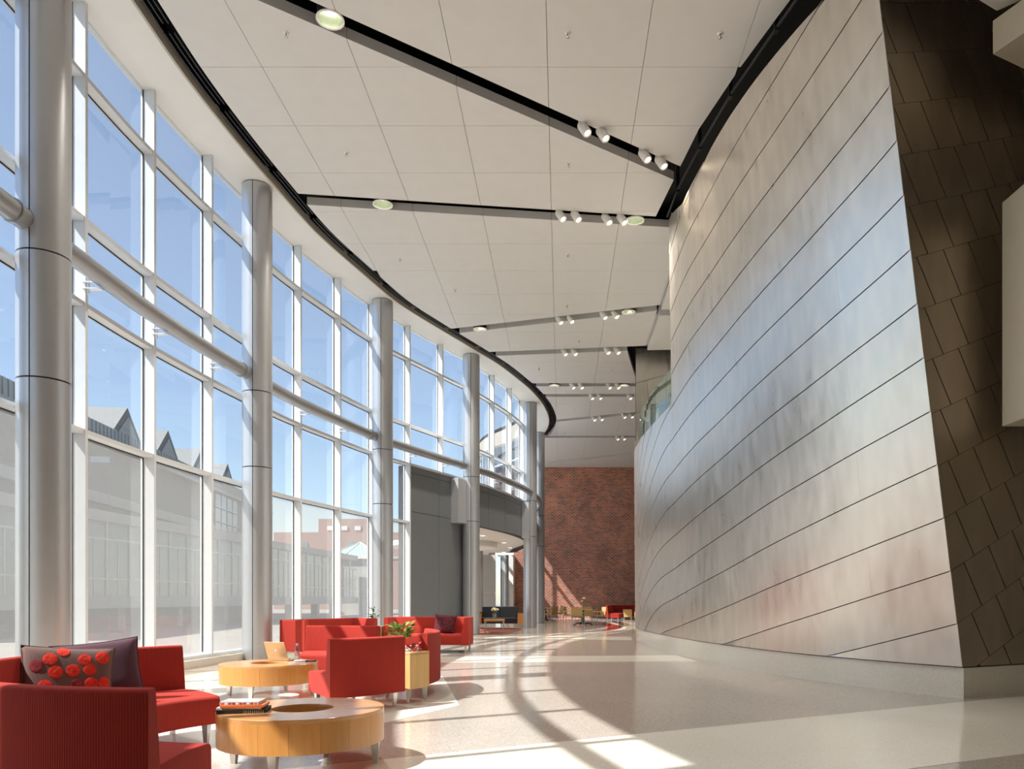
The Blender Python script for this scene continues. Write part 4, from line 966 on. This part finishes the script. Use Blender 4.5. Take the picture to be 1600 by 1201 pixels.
# ------------------------------------------------------------------ outside
tag(MB().box((-150, -60, -0.9), (0, 220, -0.5)).build('ground_plaza', 'plaza'), 'paved plaza outside the glass wall', 'ground', kind='structure')
b1 = empty('concrete_building', (-28.6, 44, -0.5), math.atan2(0.12, 1), 'grey building with banded walls, ribbed roof edge and gables', 'building')
def bp(name, mat, lo, hi, par=b1, **k): return MB().box(lo, hi).build(name, mat, par, **k)
L0, L1 = -16, 45
bp('wall', 'concretedark', (-12, L0, 0), (0, L1, 11.5)); bp('band', 'concrete', (0, L0, 7.75), (0.25, L1, 8.4)); bp('band', 'concrete', (0, L0, 5.6), (0.4, L1, 7.0)); bp('cornice', 'concrete', (-12.2, L0, 11.5), (0.5, L1, 11.75))
rib_m = MB().box((0, -0.03, 0), (0.06, 0.03, 0.95)).mesh('roof_rib', 'roofseam')
bp('roof_edge', 'roofseam', (-12, L0, 11.75), (0.35, L1, 12.7))
for i in range(110): link('roof_rib', rib_m, b1, (0.36, -15.5+i*0.5, 11.75))
for i, y in enumerate((7.5, 14.5, 21.8, 29)):
    g = MB().add([(0.3, y-2.8, 12.0), (0.3, y+2.8, 12.0), (0.3, y, 14.6), (-9, y-2.8, 12.0), (-9, y+2.8, 12.0), (-9, y, 14.6)], [(0, 1, 2), (5, 4, 3), (0, 2, 5, 3), (1, 4, 5, 2), (0, 3, 4, 1)]).build('gable', 'gableroof', b1)
    MB().add([(0.36, y-2.0, 12.2), (0.36, y+2.0, 12.2), (0.36, y, 14.0), (0.30, y-2.0, 12.2), (0.30, y+2.0, 12.2), (0.30, y, 14.0)], [(0, 1, 2), (5, 4, 3), (0, 2, 5, 3), (1, 4, 5, 2), (0, 3, 4, 1)]).build('gable_infill', 'concrete', g)
for iy in range(4):
    for iz in range(3):
        wnd = bp('window', 'farglass', (0.0, 25.5+iy*1.7, 7.6+iz*1.3), (0.3, 26.9+iy*1.7, 8.7+iz*1.3)); bp('window_frame', 'farframe', (0.28, 25.4+iy*1.7, 7.5+iz*1.3), (0.34, 27.0+iy*1.7, 7.6+iz*1.3), wnd)
gy = empty('glazed_gallery', (-24.2, 38.5, -0.5), -math.atan2(0.046, 1), 'long glazed gallery with pale beams across the plaza', 'gallery')
G0, G1 = -8, 44
bp('roof_beam', 'concrete', (-1.4, G0, 5.8), (0.25, G1, 6.35), gy); bp('floor_beam', 'concrete', (-1.4, G0, 1.25), (0.3, G1, 1.9), gy)
bp('back_wall', 'concrete', (-1.4, G0, 1.9), (-1.3, G1, 5.8), gy)
for i in range(26):
    y = G0+i*2.0
    bp('mullion', 'farframe', (-0.05, y-0.06, 1.9), (0.08, y+0.06, 5.8), gy)
    bp('pane', 'glass', (0, y+.06, 1.9), (0.02, y+1.94, 5.8), gy)
    bp('thin_mullion', 'farframe', (-0.02, y+0.97, 1.9), (0.05, y+1.03, 4.9), gy)
    if i % 3 == 0: bp('pier', 'concrete', (-1.0, y-0.3, 0), (-0.4, y+0.3, 1.25), gy)
for z in (2.8, 4.9): bp('transom', 'farframe', (-0.04, G0, z-.05), (0.07, G1, z+.05), gy)
bb = empty('brick_block', (-34, 125, -0.5), 0, 'far pink brick building with rooftop penthouse and dark windows', 'building')
bp('wall', 'farbrick', (-13, 0, 0), (22, 14, 12.6), bb); bp('cornice', 'concrete', (-13, -0.15, 8.3), (22, 0, 8.6), bb); ph = bp('penthouse', 'farbrick', (-6.0, 1, 12.6), (2.2, 9, 14.9), bb)
for x in (-4.5, -2.2, 0.0): bp('vent', 'alu', (x, 0.8, 13.0), (x+1.0, 1.0, 13.7), ph)
for x, w in ((-8.6, 1.2), (-3.4, 1.2), (-1.0, 2.0), (4, 1.5), (8, 1.5)): bp('window', 'farglass', (x, -0.1, 9.2), (x+w, 0.1, 11.0), bb)
pv = empty('pavilion', (-22.6, 86, -0.5), 0, 'small pavilion with a teal glass pyramid roof', 'pavilion')
bp('base', 'concrete', (-2.7, -2.7, 0), (2.7, 2.7, 6.1), pv); bp('eave', 'white', (-3.0, -3.0, 6.1), (3.0, 3.0, 6.5), pv)
MB().add([(-2.8, -2.8, 6.5), (2.8, -2.8, 6.5), (2.8, 2.8, 6.5), (-2.8, 2.8, 6.5), (0, 0, 8.1)], [(0, 1, 4), (1, 2, 4), (2, 3, 4), (3, 0, 4), (0, 3, 2, 1)]).build('glass_roof', 'teal', pv)
for a, b in (((-2.8, -2.8), (0, 0)), ((2.8, -2.8), (0, 0)), ((-0.95, -2.8), (0, 0)), ((0.95, -2.8), (0, 0))): MB().bar((a[0], a[1]-.02, 6.52), (b[0], b[1]-.02, 8.12), 0.1).build('roof_bar', 'farframe', pv)
def shrub(x, y, r, h, lab):
    root = empty('shrub', (x, y, -0.5), 0, lab, 'shrub', 'shrubs on the plaza'); vs = []; fs = []
    for i in range(260):
        u = random.random()*2*PI; v = random.uniform(0.05, 1); rr = r*math.sqrt(1-(v-0.45)**2*2.2)*random.uniform(0.6, 1); p = Vector((rr*math.cos(u), rr*math.sin(u), h*v))
        a = Vector((random.uniform(-1, 1), random.uniform(-1, 1), random.uniform(-1, 1))).normalized()*0.16; b = a.orthogonal().normalized()*0.08
        k = len(vs); vs += [p-a, p+b, p+a, p-b]; fs.append((k, k+1, k+2, k+3))
    MB().add(vs, fs).build('foliage', 'shrub', root, fix=False); MB().tube([(0, 0, 0), (0, 0, h*0.7)], 0.05, 6).build('trunk', 'stem', root)
